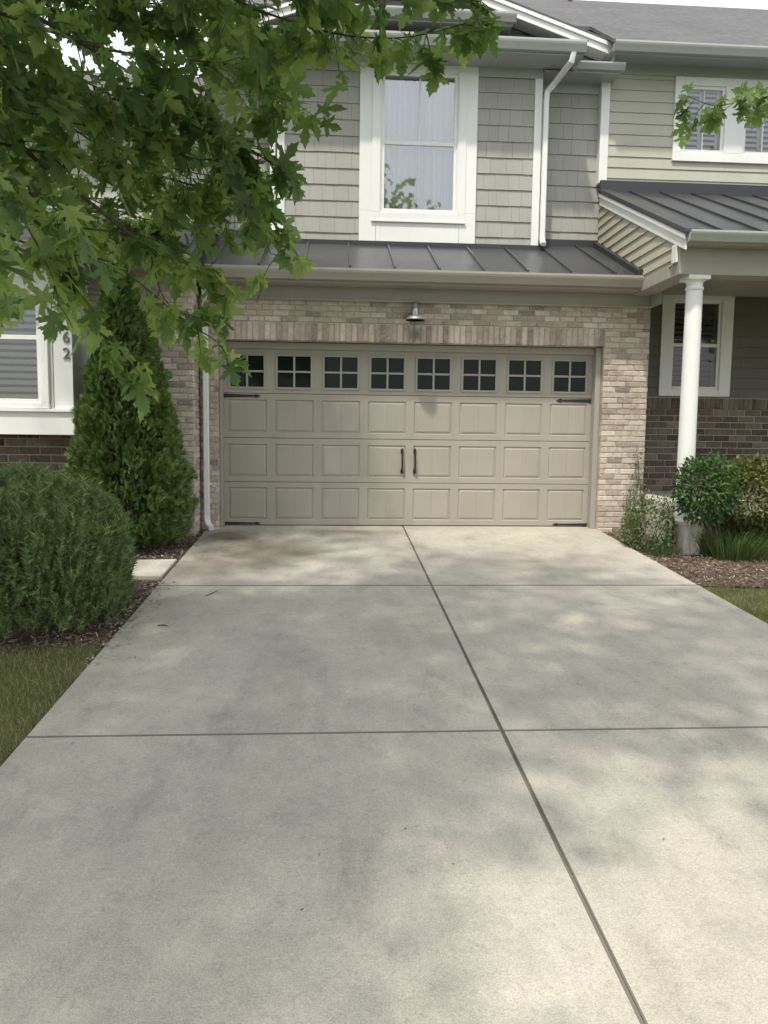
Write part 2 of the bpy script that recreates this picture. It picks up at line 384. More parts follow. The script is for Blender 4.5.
# driveway slabs with tooled joints
b = MB()
XS = [(-2.632, -.082), (-.068, 2.53)]
YS = [(.27, -2.836), (-2.860, -5.947), (-5.959, -9.04), (-9.06, -12.3)]
def slab(x0, x1, y0, y1, flare=0):
    c = .005
    def zt(y): return GS*(y-GY0)
    def ring(i, dz):
        return [(x0+i, y0+i, zt(y0+i)+dz), (x1-i, y0+i, zt(y0+i)+dz), (x1-i+flare, y1-i, zt(y1-i)+dz), (x0+i-flare*0, y1-i, zt(y1-i)+dz)]
    A, B_, C_ = ring(0, -.12), ring(0, -c), ring(c, 0)
    b.raw(A+B_+C_, [(8, 9, 10, 11)])
    b.raw(A+B_+C_, [(i, (i+1) % 4, (i+1) % 4+4, i+4) for i in range(4)] + [(i+4, (i+1) % 4+4, (i+1) % 4+8, i+8) for i in range(4)], 1)
for x0, x1 in XS:
    for y1, y0 in YS: slab(x0, x1, y0, y1)
b.mi = 1
for i in range(1):
    pts = [(-2.60, -12.2), (2.50, -12.2), (2.50, .2), (-2.60, .2)]
    b.face([(x, y, GS*(y-GY0)-.011) for x, y in pts])
struct(b.build('driveway', [M_conc, M_joint]))
b = MB()   # street behind the photographer
b.box(-60, 60, -22, -13.4, -.95, -.90)
struct(b.build('street', mat('asphalt', (.06,.06,.06), .95)))

# ------------------------------------------------------------------ brickwork, siding, windows
def holes_split(x0, x1, z0, z1, holes):
    xs = sorted({x0, x1, *[min(max(h[i], x0), x1) for h in holes for i in (0, 1)]})
    zs = sorted({z0, z1, *[min(max(h[i], z0), z1) for h in holes for i in (2, 3)]})
    for i in range(len(xs)-1):
        for j in range(len(zs)-1):
            cx, cz = (xs[i]+xs[i+1])/2, (zs[j]+zs[j+1])/2
            if not any(h[0] < cx < h[1] and h[2] < cz < h[3] for h in holes): yield xs[i], xs[i+1], zs[j], zs[j+1]
def one_brick(mb, x0, x1, z0, z1, Y, jit=.003, depth=.085, ax='x', sgn=-1):
    j = lambda k=jit: rng.uniform(-k, k)
    e = .005
    y = Y + j(.003)
    F = [(x0+e+j(), z0+e+j()), (x1-e+j(), z0+e+j()), (x1-e+j(), z1-e+j()), (x0+e+j(), z1-e+j())]
    B = [(x0, z0), (x1, z0), (x1, z1), (x0, z1)]
    if ax == 'x':
        P = [(p[0], y, p[1]) for p in F] + [(p[0], y-sgn*.007, p[1]) for p in B] + [(p[0], y-sgn*depth, p[1]) for p in B]
    else:
        P = [(y, p[0], p[1]) for p in F] + [(y-sgn*.007, p[0], p[1]) for p in B] + [(y-sgn*depth, p[0], p[1]) for p in B]
    fs = [(0,1,2,3)] + [(i, i+4, (i+1) % 4+4, (i+1) % 4) for i in range(4)] + [(i+4, i+8, (i+1) % 4+8, (i+1) % 4+4) for i in range(4)]
    mb.raw(P, fs, 0)
def bricks(mb, x0, x1, z0, z1, Y, holes=(), ax='x', sgn=-1, Lb=.205, H=.0715, mo=.010, thick=.2):
    row = 0; z = z0
    while z < z1-.02:
        zt = min(z+H-mo, z1)
        x = x0 - (Lb/2 if row % 2 else 0)
        if row % 3 == 2: x -= .03
        while x < x1:
            a, c = max(x, x0), min(x+Lb-mo+rng.uniform(-.004,.004), x1)
            segs = [(a, c)]
            for h in holes:
                if h[2] < (z+zt)/2 < h[3]:
                    ns = []
                    for p, q in segs:
                        if q <= h[0] or p >= h[1]: ns.append((p, q))
                        else:
                            if p < h[0]: ns.append((p, h[0]))
                            if q > h[1]: ns.append((h[1], q))
                    segs = ns
            for p, q in segs:
                if q-p > .008: one_brick(mb, p, q, z, zt, Y, ax=ax, sgn=sgn)
            x += Lb
        z += H; row += 1
    for a, c, p, q in holes_split(x0+.003, x1-.003, z0, z1, holes):
        y0 = Y - sgn*.012; y1 = Y - sgn*thick
        if ax == 'x': mb.box(a, c, y0, y1, p, q, 1)
        else: mb.box(y0, y1, a, c, p, q, 1)
def soldiers(mb, x0, x1, z0, z1, Y, W=.0735, mo=.010):
    n_ = round((x1-x0)/W); W = (x1-x0)/n_
    for i in range(n_):
        one_brick(mb, x0+i*W+mo/2, x0+(i+1)*W-mo/2, z0+rng.uniform(-.004,.004), z1-mo, Y-.012, .003)
    mb.box(x0, x1, Y, Y+.2, z0+.006, z1, 1)
def siding(mb, x0, x1, z0, z1, Y, H, holes=(), shake=False, phase=0.0, lap=.016):
    z = z0 - phase
    while z < z1:
        za, zb = max(z, z0), min(z+H, z1)
        if zb-za > .01:
            if shake:
                edges = [x0]
                while edges[-1] < x1-.12: edges.append(min(x1, edges[-1]+rng.uniform(.11,.24)))
                if edges[-1] < x1: edges.append(x1)
            else:
                edges = [x0]; e = x0 + rng.uniform(1.2, 3.4)
                while e < x1-.6: edges.append(e); e += 3.66
                edges.append(x1)
            for i in range(len(edges)-1):
                gap = .0012 if shake else .001
                for a, c, p, q in holes_split(edges[i]+gap, edges[i+1]-gap, za, zb, holes):
                    jo = rng.uniform(-.0015,.0015) if shake else 0
                    jb = rng.uniform(-.002, .002) if shake and p == za else 0
                    f0 = lap + jo - (p-z)/H*(lap-.003); f1 = lap + jo - (q-z)/H*(lap-.003)
                    yb = Y+.004
                    mb.raw([(a, Y-f0, p+jb), (c, Y-f0, p+jb), (c, Y-f1, q), (a, Y-f1, q), (a, yb, p+jb), (c, yb, p+jb), (c, yb, q), (a, yb, q)],
                           [(0,1,2,3), (0,4,5,1), (0,3,7,4), (1,5,6,2)], 0)
        z += H
    for a, c, p, q in holes_split(x0, x1, z0, z1, holes): mb.box(a, c, Y+.002, Y+.14, p, q, 1)

def gutter_prof(yf, yb, z0, z1):
    w_, h = yb-yf, z1-z0
    return [(yb, z1), (yb, z0), (yb-.55*w_, z0), (yb-.72*w_, z0+.30*h), (yb-.93*w_, z0+.62*h), (yf, z0+.80*h), (yf, z1), (yf+.012, z1), (yf+.014, z1-.02), (yb-.02, z1-.02)]
def gutter(name, parent, x0, x1, yf, yb, z0, z1, m=None):
    b = MB(); b.prism(gutter_prof(yf, yb, z0, z1), x0, x1); return b.build(name, m or M_gutter, parent)

def window(parent, Y, out, gl, mid=None, mx=0, mz=0, sill=False, content=None, casing_mat=None, thick=.03, label=None, grooves=(), glass=None):
    """out/gl = (x0,x1,z0,z1) of the casing and of the glazed opening(s); frame is the part, panes etc. are sub-parts"""
    gls = gl if isinstance(gl, list) else [gl]
    x0, x1, z0, z1 = out
    b = MB(); yf = Y-thick-.016
    for a, c, p, q in holes_split(x0, x1, z0, z1, [(h[0]-.045, h[1]+.045, h[2]-.045, h[3]+.045) for h in gls]): b.box(a, c, yf, Y-.002, p, q)
    if sill: b.box(x0-.03, x1+.03, yf-.035, yf+.02, z0-.035, z0-.002)
    for h in gls:     # sash frame stepped back from the casing
        X0, X1, Z0, Z1 = h; s0 = .045; yy0, yy1 = yf+.022, Y+.05
        b.box(X0-s0, X0, yy0, yy1, Z0-s0, Z1+s0); b.box(X1, X1+s0, yy0, yy1, Z0-s0, Z1+s0)
        b.box(X0, X1, yy0, yy1, Z0-s0, Z0); b.box(X0, X1, yy0, yy1, Z1, Z1+s0)
        if mid: b.box(X0, X1, yy0+.004, yy1-.004, mid-.025, mid+.025)
        for k in range(1, mx+1):
            xm = X0+(X1-X0)*k/(mx+1)
            if mid:      # grille bar in front on the upper sash, between the panes on the lower one
                b.box(xm-.010, xm+.010, yy0+.012, yy1-.03, mid+.025, Z1); b.box(xm-.007, xm+.007, Y+.004, Y+.012, Z0, mid-.025)
            else: b.box(xm-.009, xm+.009, yy0+.012, yy1-.03, Z0, Z1)
        for k in range(1, mz+1):
            zm = Z0+(Z1-Z0)*k/(mz+1); b.box(X0, X1, yy0+.0125, yy1-.031, zm-.009, zm+.009)
        D = .55            # reveal and dim room behind
        b.face([(X0-.02,Y+D,Z0-.02),(X1+.02,Y+D,Z0-.02),(X1+.02,Y+D,Z1+.02),(X0-.02,Y+D,Z1+.02)], 1)
        for q in ([(X0-.02,Y+.05,Z0-.02),(X1+.02,Y+.05,Z0-.02),(X1+.02,Y+D,Z0-.02),(X0-.02,Y+D,Z0-.02)], [(X0-.02,Y+.05,Z1+.02),(X1+.02,Y+.05,Z1+.02),(X1+.02,Y+D,Z1+.02),(X0-.02,Y+D,Z1+.02)],
                  [(X0-.02,Y+.05,Z0-.02),(X0-.02,Y+D,Z0-.02),(X0-.02,Y+D,Z1+.02),(X0-.02,Y+.05,Z1+.02)], [(X1+.02,Y+.05,Z0-.02),(X1+.02,Y+D,Z0-.02),(X1+.02,Y+D,Z1+.02),(X1+.02,Y+.05,Z1+.02)]):
            b.face(q, 0)
    for xg, za, zb in grooves: b.box(xg-.004, xg+.004, yf-.001, yf+.01, za, zb, 2)
    fr = b.build('window', [casing_mat or M_white, M_dark, M_groove], parent, bevel=.004)
    if label: fr['label'] = label
    for h in gls:
        X0, X1, Z0, Z1 = h
        p = MB(); p.face([(X0,Y-.004,Z0),(X1,Y-.004,Z0),(X1,Y-.004,Z1),(X0,Y-.004,Z1)]); p.build('window_pane', glass or M_glass, fr)
        if content == 'blind':
            p = MB(); z = Z0
            while z < Z1-.01:
                p.raw([(X0+.006,Y+.045,z+.006),(X1-.006,Y+.045,z+.006),(X1-.006,Y+.075,z+.054),(X0+.006,Y+.075,z+.054)], [(0,1,2,3)]); z += .078
            p.build('window_blind', M_blind, fr)
        elif content in ('shutter', 'dark_shutter'):
            p = MB()
            xm = (X0+X1)/2
            for a, c in ((X0, xm), (xm, X1)):
                for q in ((a+.002, a+.04), (c-.04, c-.002)): p.box(q[0], q[1], Y+.06, Y+.085, Z0, Z1)
                z = Z0+.02
                while z < Z1-.03:
                    p.raw([(a+.04,Y+.055,z),(c-.04,Y+.055,z),(c-.04,Y+.09,z+.055),(a+.04,Y+.09,z+.055)], [(0,1,2,3)]); z += .075
            p.build('window_shutter', M_blind if content == 'shutter' else M_dshut, fr)
        elif content == 'curtain':
            p = MB(); K = 90; xm = (X0+X1)/2
            for a, c, sd in ((X0-.01, xm-.02, 1), (xm-.005, X1+.01, 2)):
                rr = random.Random(sd); ph = [rr.uniform(0, 6) for _ in range(4)]
                def yy(t, z): return Y+.10 + .040*math.sin(t*23+ph[0]+.5*math.sin(2*z)+1.3*math.sin(5*t+ph[3])) + .014*math.sin(t*57+ph[1]) + .012*math.sin(t*11+ph[2])
                for k in range(K):
                    t0, t1 = k/K, (k+1)/K
                    for z0_, z1_ in ((Z0-.03, (Z0+Z1)/2), ((Z0+Z1)/2, Z1+.06)):
                        p.face([(a+(c-a)*t0, yy(t0, z0_), z0_), (a+(c-a)*t1, yy(t1, z0_), z0_), (a+(c-a)*t1, yy(t1, z1_), z1_), (a+(c-a)*t0, yy(t0, z1_), z1_)])
            p.build('curtain', M_curtain, fr, smooth=True)
    return fr

# =================================================================== TOWNHOUSE (garage, bay, porch)
H = thing('townhouse', (0,0,0), 'beige townhouse with tan double garage door, cream brick, dark metal roof and white porch column', 'house')
OX0, OX1, OZ = -2.475, 2.512, 2.392
b = MB()
bricks(b, -2.70, OX0, -.05, OZ+.232, 0, Lb=.1175, thick=.22); bricks(b, OX1, 3.11, -.05, OZ+.232, 0, Lb=.2025, thick=.22)
bricks(b, -2.70, 3.11, OZ+.235, 2.93, 0, thick=.22)
soldiers(b, OX0, OX1, OZ, OZ+.232, 0)
bricks(b, .02, 1.28, -.05, 2.93, 3.11, ax='y', sgn=1, thick=.2)   # right return wall
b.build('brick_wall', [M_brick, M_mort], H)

# opening trim: jambs and head
b = MB()
b.box(OX0+.001, -2.435, .095, .30, -.01, OZ-.002); b.box(2.44, OX1-.001, .095, .30, -.01, OZ-.002)
b.box(-2.435, 2.44, .185, .30, 2.305, OZ-.002)
b.build('door_surround', M_trim, H, bevel=.006)

# garage door
GD = .235
door = MB(); COLW = .61
def panel_face(mb, x0, x1, z0, z1, Y):
    """recess with sloped shoulders, raised field split by a bead line"""
    e1, e2, d1, d2 = .009, .038, .014, .003
    R0 = [(x0,Y,z0),(x1,Y,z0),(x1,Y,z1),(x0,Y,z1)]
    R1 = [(x0+e1,Y+d1,z0+e1),(x1-e1,Y+d1,z0+e1),(x1-e1,Y+d1,z1-e1),(x0+e1,Y+d1,z1-e1)]
    R2 = [(x0+e2,Y+d2,z0+e2),(x1-e2,Y+d2,z0+e2),(x1-e2,Y+d2,z1-e2),(x0+e2,Y+d2,z1-e2)]
    i = len(mb.v)
    mb.raw(R0+R1+R2, [(k, (k+1) % 4, (k+1) % 4+4, k+4) for k in range(4)] + [(k+4, (k+1) % 4+4, (k+1) % 4+8, k+8) for k in range(4)])
    X0, X1, Z0, Z1 = x0+e2, x1-e2, z0+e2, z1-e2; n_ = 2; gw = .002
    for k in range(n_):
        a = X0+(X1-X0)*k/n_+(gw if k else 0); c = X0+(X1-X0)*(k+1)/n_-(gw if k < n_-1 else 0)
        mb.face([(a,Y+d2,Z0),(c,Y+d2,Z0),(c,Y+d2,Z1),(a,Y+d2,Z1)])
        if k < n_-1:
            mb.face([(c,Y+d2,Z0),(c+gw,Y+d2+.0025,Z0),(c+gw,Y+d2+.0025,Z1),(c,Y+d2,Z1)])
            mb.face([(c+gw,Y+d2+.0025,Z0),(c+2*gw,Y+d2,Z0),(c+2*gw,Y+d2,Z1),(c+gw,Y+d2+.0025,Z1)])
SEC = .5775
DOOR = MB(); DOOR.box(-2.44, 2.44, GD+.045, GD+.06, .0, 2.30); DOOR.box(-2.438, 2.438, GD+.004, GD+.044, -.004, .012, 1)
gdoor = DOOR.build('garage_door', [M_door, M_black], H)
gdoor['label'] = 'tan raised-panel double garage door with a row of small square windows'
for s in range(4):
    z0, z1 = s*SEC+(.006 if s else .014), (s+1)*SEC-.002
    m_ = MB(); holes = []
    for i in range(8):
        cx = -2.44+COLW*(i+.5)
        if s < 3: holes.append((cx-.252, cx+.252, z0+.068, z0+.068+.425))
        else: holes.append((cx-.242, cx+.242, z0+.052, z0+.052+.455))
    for a, c, p, q in holes_split(-2.44, 2.44, z0, z1, holes): m_.face([(a,GD,p),(c,GD,p),(c,GD,q),(a,GD,q)])
    m_.face([(-2.44,GD,z0),(2.44,GD,z0),(2.44,GD+.04,z0-.006),(-2.44,GD+.04,z0-.006)])
    m_.face([(-2.44,GD,z1),(2.44,GD,z1),(2.44,GD+.04,z1+.006),(-2.44,GD+.04,z1+.006)])
    if s < 3:
        for h in holes: panel_face(m_, *h, GD)
    m_.build('door_section', M_door, gdoor)
    if s == 3:
        for h in holes:
            f = MB(); x0, x1, p, q = h; w_ = .028
            f.box(x0, x0+w_, GD-.014, GD+.03, p, q); f.box(x1-w_, x1, GD-.014, GD+.03, p, q)
            f.box(x0+w_, x1-w_, GD-.014, GD+.03, p, p+w_); f.box(x0+w_, x1-w_, GD-.014, GD+.03, q-w_, q)
            xm, zm = (x0+x1)/2, (p+q)/2
            f.box(xm-.013, xm+.013, GD-.008, GD+.02, p+w_, q-w_); f.box(x0+w_, xm-.013, GD-.0075, GD+.02, zm-.013, zm+.013); f.box(xm+.013, x1-w_, GD-.0075, GD+.02, zm-.013, zm+.013)
            f.build('window_frame', M_trim, gdoor, bevel=.003)
            f = MB(); f.face([(x0+.02,GD+.016,p+.02),(x1-.02,GD+.016,p+.02),(x1-.02,GD+.016,q-.02),(x0+.02,GD+.016,q-.02)]); f.build('window_pane', M_dglass, gdoor)
for zc in (1.70, .033):
    for sg in (-1, 1):
        f = MB(); x0, x1 = sg*2.435, sg*1.96
        P = [(x0,-.026),(x0+(x1-x0)*.1,-.022),(x0+(x1-x0)*.82,-.013),(x0+(x1-x0)*.86,-.024),(x0+(x1-x0)*.92,-.02),(x1,0)]
        P = P + [(x, -z_) for x, z_ in P[-2::-1]]
        if zc < .5: P = [(x, z_*.7) for x, z_ in P]
        f.prism([(x, zc+z_) for x, z_ in P], GD-.010, GD-.001, axis='y')
        for t in (.12, .45, .72): f.box(x0+(x1-x0)*t-.007, x0+(x1-x0)*t+.007, GD-.016, GD-.008, zc-.007, zc+.007)
        f.build('hinge', M_black, gdoor)
for xc in (-.098, .072):
    f = MB()
    f.tube([(xc,GD-.045,.745),(xc,GD-.058,.80),(xc,GD-.062,.87),(xc,GD-.058,.94),(xc,GD-.045,.995)], [.011,.012,.013,.012,.011], 8)
    for zc in (.735, 1.0):
        f.prism([(xc-.018,zc-.03),(xc+.018,zc-.03),(xc+.021,zc),(xc+.012,zc+.03),(xc,zc+.045),(xc-.012,zc+.03),(xc-.021,zc)], GD-.012, GD-.001, axis='y')
        f.tube([(xc,GD-.005,zc),(xc,GD-.048,zc)], .008, 8)
    f.build('handle', M_black, gdoor, smooth=False)

# eave of garage: frieze, soffit, fascia, gutter, metal shed roof
b = MB()
b.box(-2.66, 3.075, -.055, -.002, 2.905, 3.085); b.box(-2.66, 3.095, -.075, -.002, 2.888, 2.910)
b.box(-2.66, 3.075, -.30, -.056, 3.060, 3.085); b.box(-2.66, 3.075, -.322, -.301, 3.055, 3.215)
b.box(3.076, 3.13, -.30, .9, 2.905, 3.085)
b.build('eave_trim', M_trim, H, bevel=.004)
gutter('gutter', H, -2.68, 3.07, -.435, -.324, 3.085, 3.218, M_trim)

RS = .436
def shed_z(y): return 3.235 + RS*(y+.36)
b = MB()
def roof_slab(b, x0, x1, y0, z0, y1, z1, t=.03, m=None):
    b.raw([(x0,y0,z0),(x1,y0,z0),(x1,y1,z1),(x0,y1,z1),(x0,y0,z0-t),(x1,y0,z0-t),(x1,y1,z1-t),(x0,y1,z1-t)],
          [(0,1,2,3),(7,6,5,4),(0,4,5,1),(1,5,6,2),(2,6,7,3),(3,7,4,0)], m)
def rib(b, x, y0, z0, y1, z1, m=None, w_=.011, h=.030):
    roof_slab(b, x-w_, x+w_, y0, z0+h, y1, z1+h, h+.002, m)
roof_slab(b, -2.69, 2.835, -.36, shed_z(-.36), 1.42, shed_z(1.42))
for k in range(-5, 5):
    x = .285+.552*k
    rib(b, x, -.36, shed_z(-.36), 1.095 if -1.8 < x < 1.9 else 1.395, shed_z(1.095 if -1.8 < x < 1.9 else 1.395))
b.build('garage_roof', M_metal, H)
b = MB()   # dark flashings along the walls
b.box(-1.80, 1.95, 1.03, 1.09, shed_z(1.06)-.04, 3.905); b.box(-.72, 1.0, 1.0, 1.028, shed_z(1.0)-.04, 3.885)
b.box(1.96, 2.82, 1.34, 1.385, shed_z(1.36)-.04, 4.075); b.box(-2.69, -1.81, 1.34, 1.385, shed_z(1.36)-.04, 4.075)
roof_slab(b, 2.755, 2.836, -.40, shed_z(-.40)+.075, 1.36, shed_z(1.36)+.075, .075)
b.build('flashing', M_flash, H)

# projecting upper bay with the curtained window
BY = 1.1
win_out = (-.672, .962, 3.905, 6.283); win_gl = (-.325, .640, 4.36, 6.13)
b = MB(); siding(b, -1.70, 1.765, 3.88, 6.16, BY, .2165, [(-.63, .92, 3.9, 6.25)], shake=True, phase=.08)
b.box(-1.78, -1.775, BY, 1.4, 3.8, 6.3, 1); b.box(1.868, 1.872, BY, 1.4, 3.8, 6.3, 1)
b.build('bay_siding', [M_shake, M_groove], H)
b = MB()
b.box(1.765, 1.872, BY-.03, BY+.08, 3.89, 6.165); b.build('corner_board', M_white, H, bevel=.004); b = MB(); b.box(-1.80, -1.70, BY-.03, BY+.08, 3.89, 6.165)
b.build('corner_board', M_white, H, bevel=.004)
b = MB()
b.box(-1.80, -.673, BY-.028, BY+.05, 6.166, 6.30); b.box(.963, 1.872, BY-.028, BY+.05, 6.166, 6.30)
b.box(-2.30, 2.27, .66, BY-.029, 6.285, 6.31); b.box(-2.30, 2.27, .635, .659, 6.28, 6.43)
b.box(2.271, 2.295, .635, 1.395, 6.28, 6.43); b.box(1.873, 2.27, BY-.028, 1.39, 6.285, 6.31)
b.build('eave_trim', M_gutter, H, bevel=.003)
gutter('gutter', H, -2.33, 2.31, .525, .634, 6.305, 6.435)
window(H, BY, win_out, win_gl, mid=5.245, mx=1, content='curtain', grooves=((-.44,3.91,4.13),(.73,3.91,4.13)), label='tall white bay window with sheer curtains behind two sashes')
b = MB()   # raised inner casing and sill step
ww = (-.50, .81, 4.17, 6.20)
for a, c, p, q in holes_split(*ww, [(-.385, .70, 4.30, 6.19)]): b.box(a, c, BY-.062, BY-.047, p, q)
b.box(-.51, .82, BY-.075, BY-.062, 4.17, 4.195)
b.build('window_casing', M_white, H, bevel=.003)
# hipped shingle roof over the bay
b = MB()
b.raw([(-2.33,.53,6.437),(2.33,.53,6.437),(2.33,1.42,6.437),(-2.33,1.42,6.437),(-1.9,1.42,6.80),(1.9,1.42,6.80)], [(0,1,5,4),(1,2,5),(0,4,3),(3,4,5,2),(0,3,2,1)])
b.build('bay_roof', M_shingle, H)
# small upper eave above it
b = MB(); b.box(-1.35, 1.36, .92, 1.36, 6.755, 6.775); b.box(-1.35, 1.36, .895, .919, 6.75, 6.88); b.box(1.361, 1.383, .895, 1.36, 6.75, 6.88); b.box(-1.2, 1.2, 1.2, 1.36, 6.44, 6.754)
b.build('eave_trim', M_gutter, H)
gutter('gutter', H, -1.39, 1.42, .79, .894, 6.775, 6.885)
b = MB(); b.raw([(-1.4,.80,6.888),(1.42,.80,6.888),(1.42,1.5,6.9),(-1.4,1.5,6.9),(-1.1,1.5,7.2),(1.1,1.5,7.2)], [(0,1,5,4),(1,2,5),(0,4,3),(3,4,5,2),(0,3,2,1)])
b.build('upper_roof', M_shingle, H)
# gable with shake wall and white rakes
GA = (.07, 7.545); GSl = .318
def gzr(x): return GA[1]-GSl*abs(x-GA[0])
b = MB()
z = 6.30
while z < 7.4:
    zb = z+.2; half = (GA[1]-.12-z)/GSl; half2 = max(0.02, (GA[1]-.12-zb)/GSl)
    half = min(half, 2.75); half2 = min(half2, 2.75)
    x = GA[0]-half
    while x < GA[0]+half-.02:
        xe = min(x+rng.uniform(.12,.24), GA[0]+half)
        t = lambda q: min(zb, GA[1]-.12-GSl*abs(q-GA[0]))
        j = rng.uniform(-.003,.003)
        b.raw([(x+.002,1.38+j,z),(xe-.002,1.38+j,z),(xe-.002,1.395,t(xe)),(x+.002,1.395,t(x)),(x+.002,1.41,z),(xe-.002,1.41,z)], [(0,1,2,3),(0,4,5,1)])
        x = xe
    z += .2
b.face([(GA[0]-2.75,1.405,6.25),(GA[0]+2.75,1.405,6.25),(GA[0]+2.75,1.405,gzr(2.82)-.1),(GA[0],1.405,GA[1]-.1),(GA[0]-2.75,1.405,gzr(2.82)-.1)], 1)
b.build('gable_siding', [M_shake, M_groove], H)
b = MB()
for sg in (-1, 1):
    e = GA[0]+sg*2.81
    for y0, y1, t0, t1 in ((1.06, 1.09, 0, .15), (1.035, 1.059, 0, .055)):
        P = [(GA[0], GA[1]-t0), (e, gzr(e)-t0), (e, gzr(e)-t1), (GA[0], GA[1]-t1)]
        b.prism(P, y0, y1, axis='y')
    P = [(GA[0], GA[1]-.10), (e, gzr(e)-.10), (e, gzr(e)-.12), (GA[0], GA[1]-.12)]
    b.prism(P, 1.091, 1.37, axis='y')
    b.box(e-.03*sg, e, 1.06, 1.36, gzr(e)-.19, gzr(e)-.151)
b.build('rake_board', M_white, H)
b = MB()
for sg in (-1, 1):
    e = GA[0]+sg*2.83
    b.raw([(GA[0],1.03,GA[1]+.025),(e,1.03,gzr(e)+.025),(e,4.4,gzr(e)+.025),(GA[0],4.4,GA[1]+.025),(GA[0],1.03,GA[1]+.002),(e,1.03,gzr(e)+.002),(e,4.4,gzr(e)+.002),(GA[0],4.4,GA[1]+.002)],
          [(0,1,2,3),(7,6,5,4),(0,4,5,1),(1,5,6,2),(2,6,7,3)])
b.build('gable_roof', M_shingle, H)
# recessed wall strips beside the bay with their own small eaves
for sg, x0, x1 in ((1, 1.88, 2.838), (-1, -2.69, -1.81)):
    b = MB(); siding(b, x0, x1, 4.03, 6.12, 1.4, .2165, shake=True, phase=.05); b.build('recess_siding', [M_shake, M_groove], H)
    b = MB(); b.box(x0-.003, x1+.02, 1.365, 1.43, 6.121, 6.262)
    xa, xb = (2.30, 2.94) if sg > 0 else (-2.80, -2.34)
    b.box(min(x0, xa), xb, 1.02, 1.364, 6.246, 6.262); b.box(xa, xb, 1.0, 1.019, 6.24, 6.345)
    b.build('eave_trim', M_gutter, H)
    gutter('gutter', H, xa-.05, xb+.04, .90, .999, 6.265, 6.352)
# main right-hand wall (upper storey)
WY = 1.3
uw_out = (3.845, 5.64, 5.205, 6.365); uw_gl = [(4.03, 4.55, 5.375, 6.205), (4.925, 5.445, 5.375, 6.205)]
b = MB(); siding(b, 2.90, 9.0, 4.84, 6.372, WY, .1525, [(3.88, 5.60, 5.24, 6.33)], phase=.05); b.build('upper_siding', [M_lap, M_groove], H)
b = MB(); b.box(2.775, 2.899, WY-.03, 1.42, 4.86, 6.372); b.build('corner_board', M_white, H, bevel=.004)
b = MB(); b.box(2.775, 9, WY-.028, WY+.1, 6.373, 6.53); b.box(2.775, 9, .88, WY-.029, 6.512, 6.53); b.box(2.775, 9, .862, .879, 6.44, 6.56)
b.build('eave_trim', M_gutter, H)
gutter('gutter', H, 2.77, 9, .745, .861, 6.455, 6.575)
window(H, WY, uw_out, uw_gl, mx=1, content='shutter', glass=M_glass_mid, grooves=(), label='wide white double window with plantation shutters upstairs')
# main shingle roof
b = MB()
ridge = (5.0, 9.36); ev = (.76, 6.585)
roof_slab(b, 2.74, 9.2, ev[0], ev[1], ridge[0], ridge[1], .05)
k_ = (ridge[1]-ev[1])/(ridge[0]-ev[0])
y_ = 1.75
roof_slab(b, -2.85, 2.739, y_, ev[1]+k_*(y_-ev[0]), ridge[0], ridge[1], .05)
roof_slab(b, -2.85, 9.2, ridge[0]+.001, ridge[1], 9.5, 6.6, .05)
b.build('main_roof', M_shingle, H)
b = MB(); b.tube([(3.28,4.75,9.0),(3.28,4.75,9.62)], .04, 10); b.build('vent_pipe', M_flash, H)
b = MB()  # hidden flank and rear of the house body
b.box(-2.68, 2.75, 1.56, 9.0, 0, 6.25); b.box(2.9, 9.0, 1.92, 9.0, 0, 6.4); b.build('rear_wall', M_gable, H)

# porch: roof, rake with siding, beam, column, back wall with dark brick
PX = 2.84
def pz(y): return 3.445 + .452*(y+1.62)
b = MB(); roof_slab(b, PX-.05, 9.0, -1.62, pz(-1.62), 1.27, pz(1.27), .03)
for k in range(14): rib(b, PX+.38+.46*k, -1.62, pz(-1.62), 1.25, pz(1.25))
roof_slab(b, PX-.055, PX+.10, -1.63, pz(-1.63)+.034, 1.27, pz(1.27)+.034, .034)
b.build('porch_roof', M_metal, H)
b = MB(); b.box(PX-.05, 9, 1.21, 1.268, pz(1.22)-.02, 4.885); b.build('flashing', M_flash, H)
b = MB()
P = [(-1.57, pz(-1.57)-.034), (1.30, pz(1.30)-.034), (1.30, pz(1.30)-.20), (-1.57, pz(-1.57)-.20)]
b.prism([(y, z_) for y, z_ in P], PX-.03, PX-.004)
P2 = [(-1.59, pz(-1.59)-.034), (1.30, pz(1.30)-.034), (1.30, pz(1.30)-.085), (-1.59, pz(-1.59)-.085)]
b.prism(P2, PX-.045, PX-.031)
b.box(PX-.032, PX-.004, -1.36, -1.25, 3.18, pz(-1.3)-.21)
b.build('rake_board', M_white, H)
# side siding, clipped courses
poly = [(1.36, pz(1.36)-.2), (-1.25, pz(-1.25)-.2), (-1.25, 3.17), (-.45, 3.17), (-.36, shed_z(-.36)), (1.36, shed_z(1.36))]
def clip(P, za, zb):
    for lo, zc in ((True, za), (False, zb)):
        out = []
        for i in range(len(P)):
            a, c = P[i], P[(i+1) % len(P)]
            ia, ic = (a[1] >= zc, c[1] >= zc) if lo else (a[1] <= zc, c[1] <= zc)
            if ia: out.append(a)
            if ia != ic: t = (zc-a[1])/(c[1]-a[1]); out.append((a[0]+t*(c[0]-a[0]), zc))
        P = out
        if len(P) < 3: return []
    return P
b = MB(); z = 3.10
while z < 4.9:
    P = clip(poly, z, z+.128)
    if P:
        xo = lambda zz: PX - .002 - .018*(1-(zz-z)/.128)
        n0 = len(b.v); k = len(P)
        b.raw([(xo(q[1]), q[0], q[1]) for q in P] + [(PX+.01, q[0], q[1]) for q in P], [tuple(range(k))] + [(i, (i+1) % k, (i+1) % k+k, i+k) for i in range(k)])
    z += .128
b.face([(PX+.012, q[0], q[1]) for q in poly], 1)
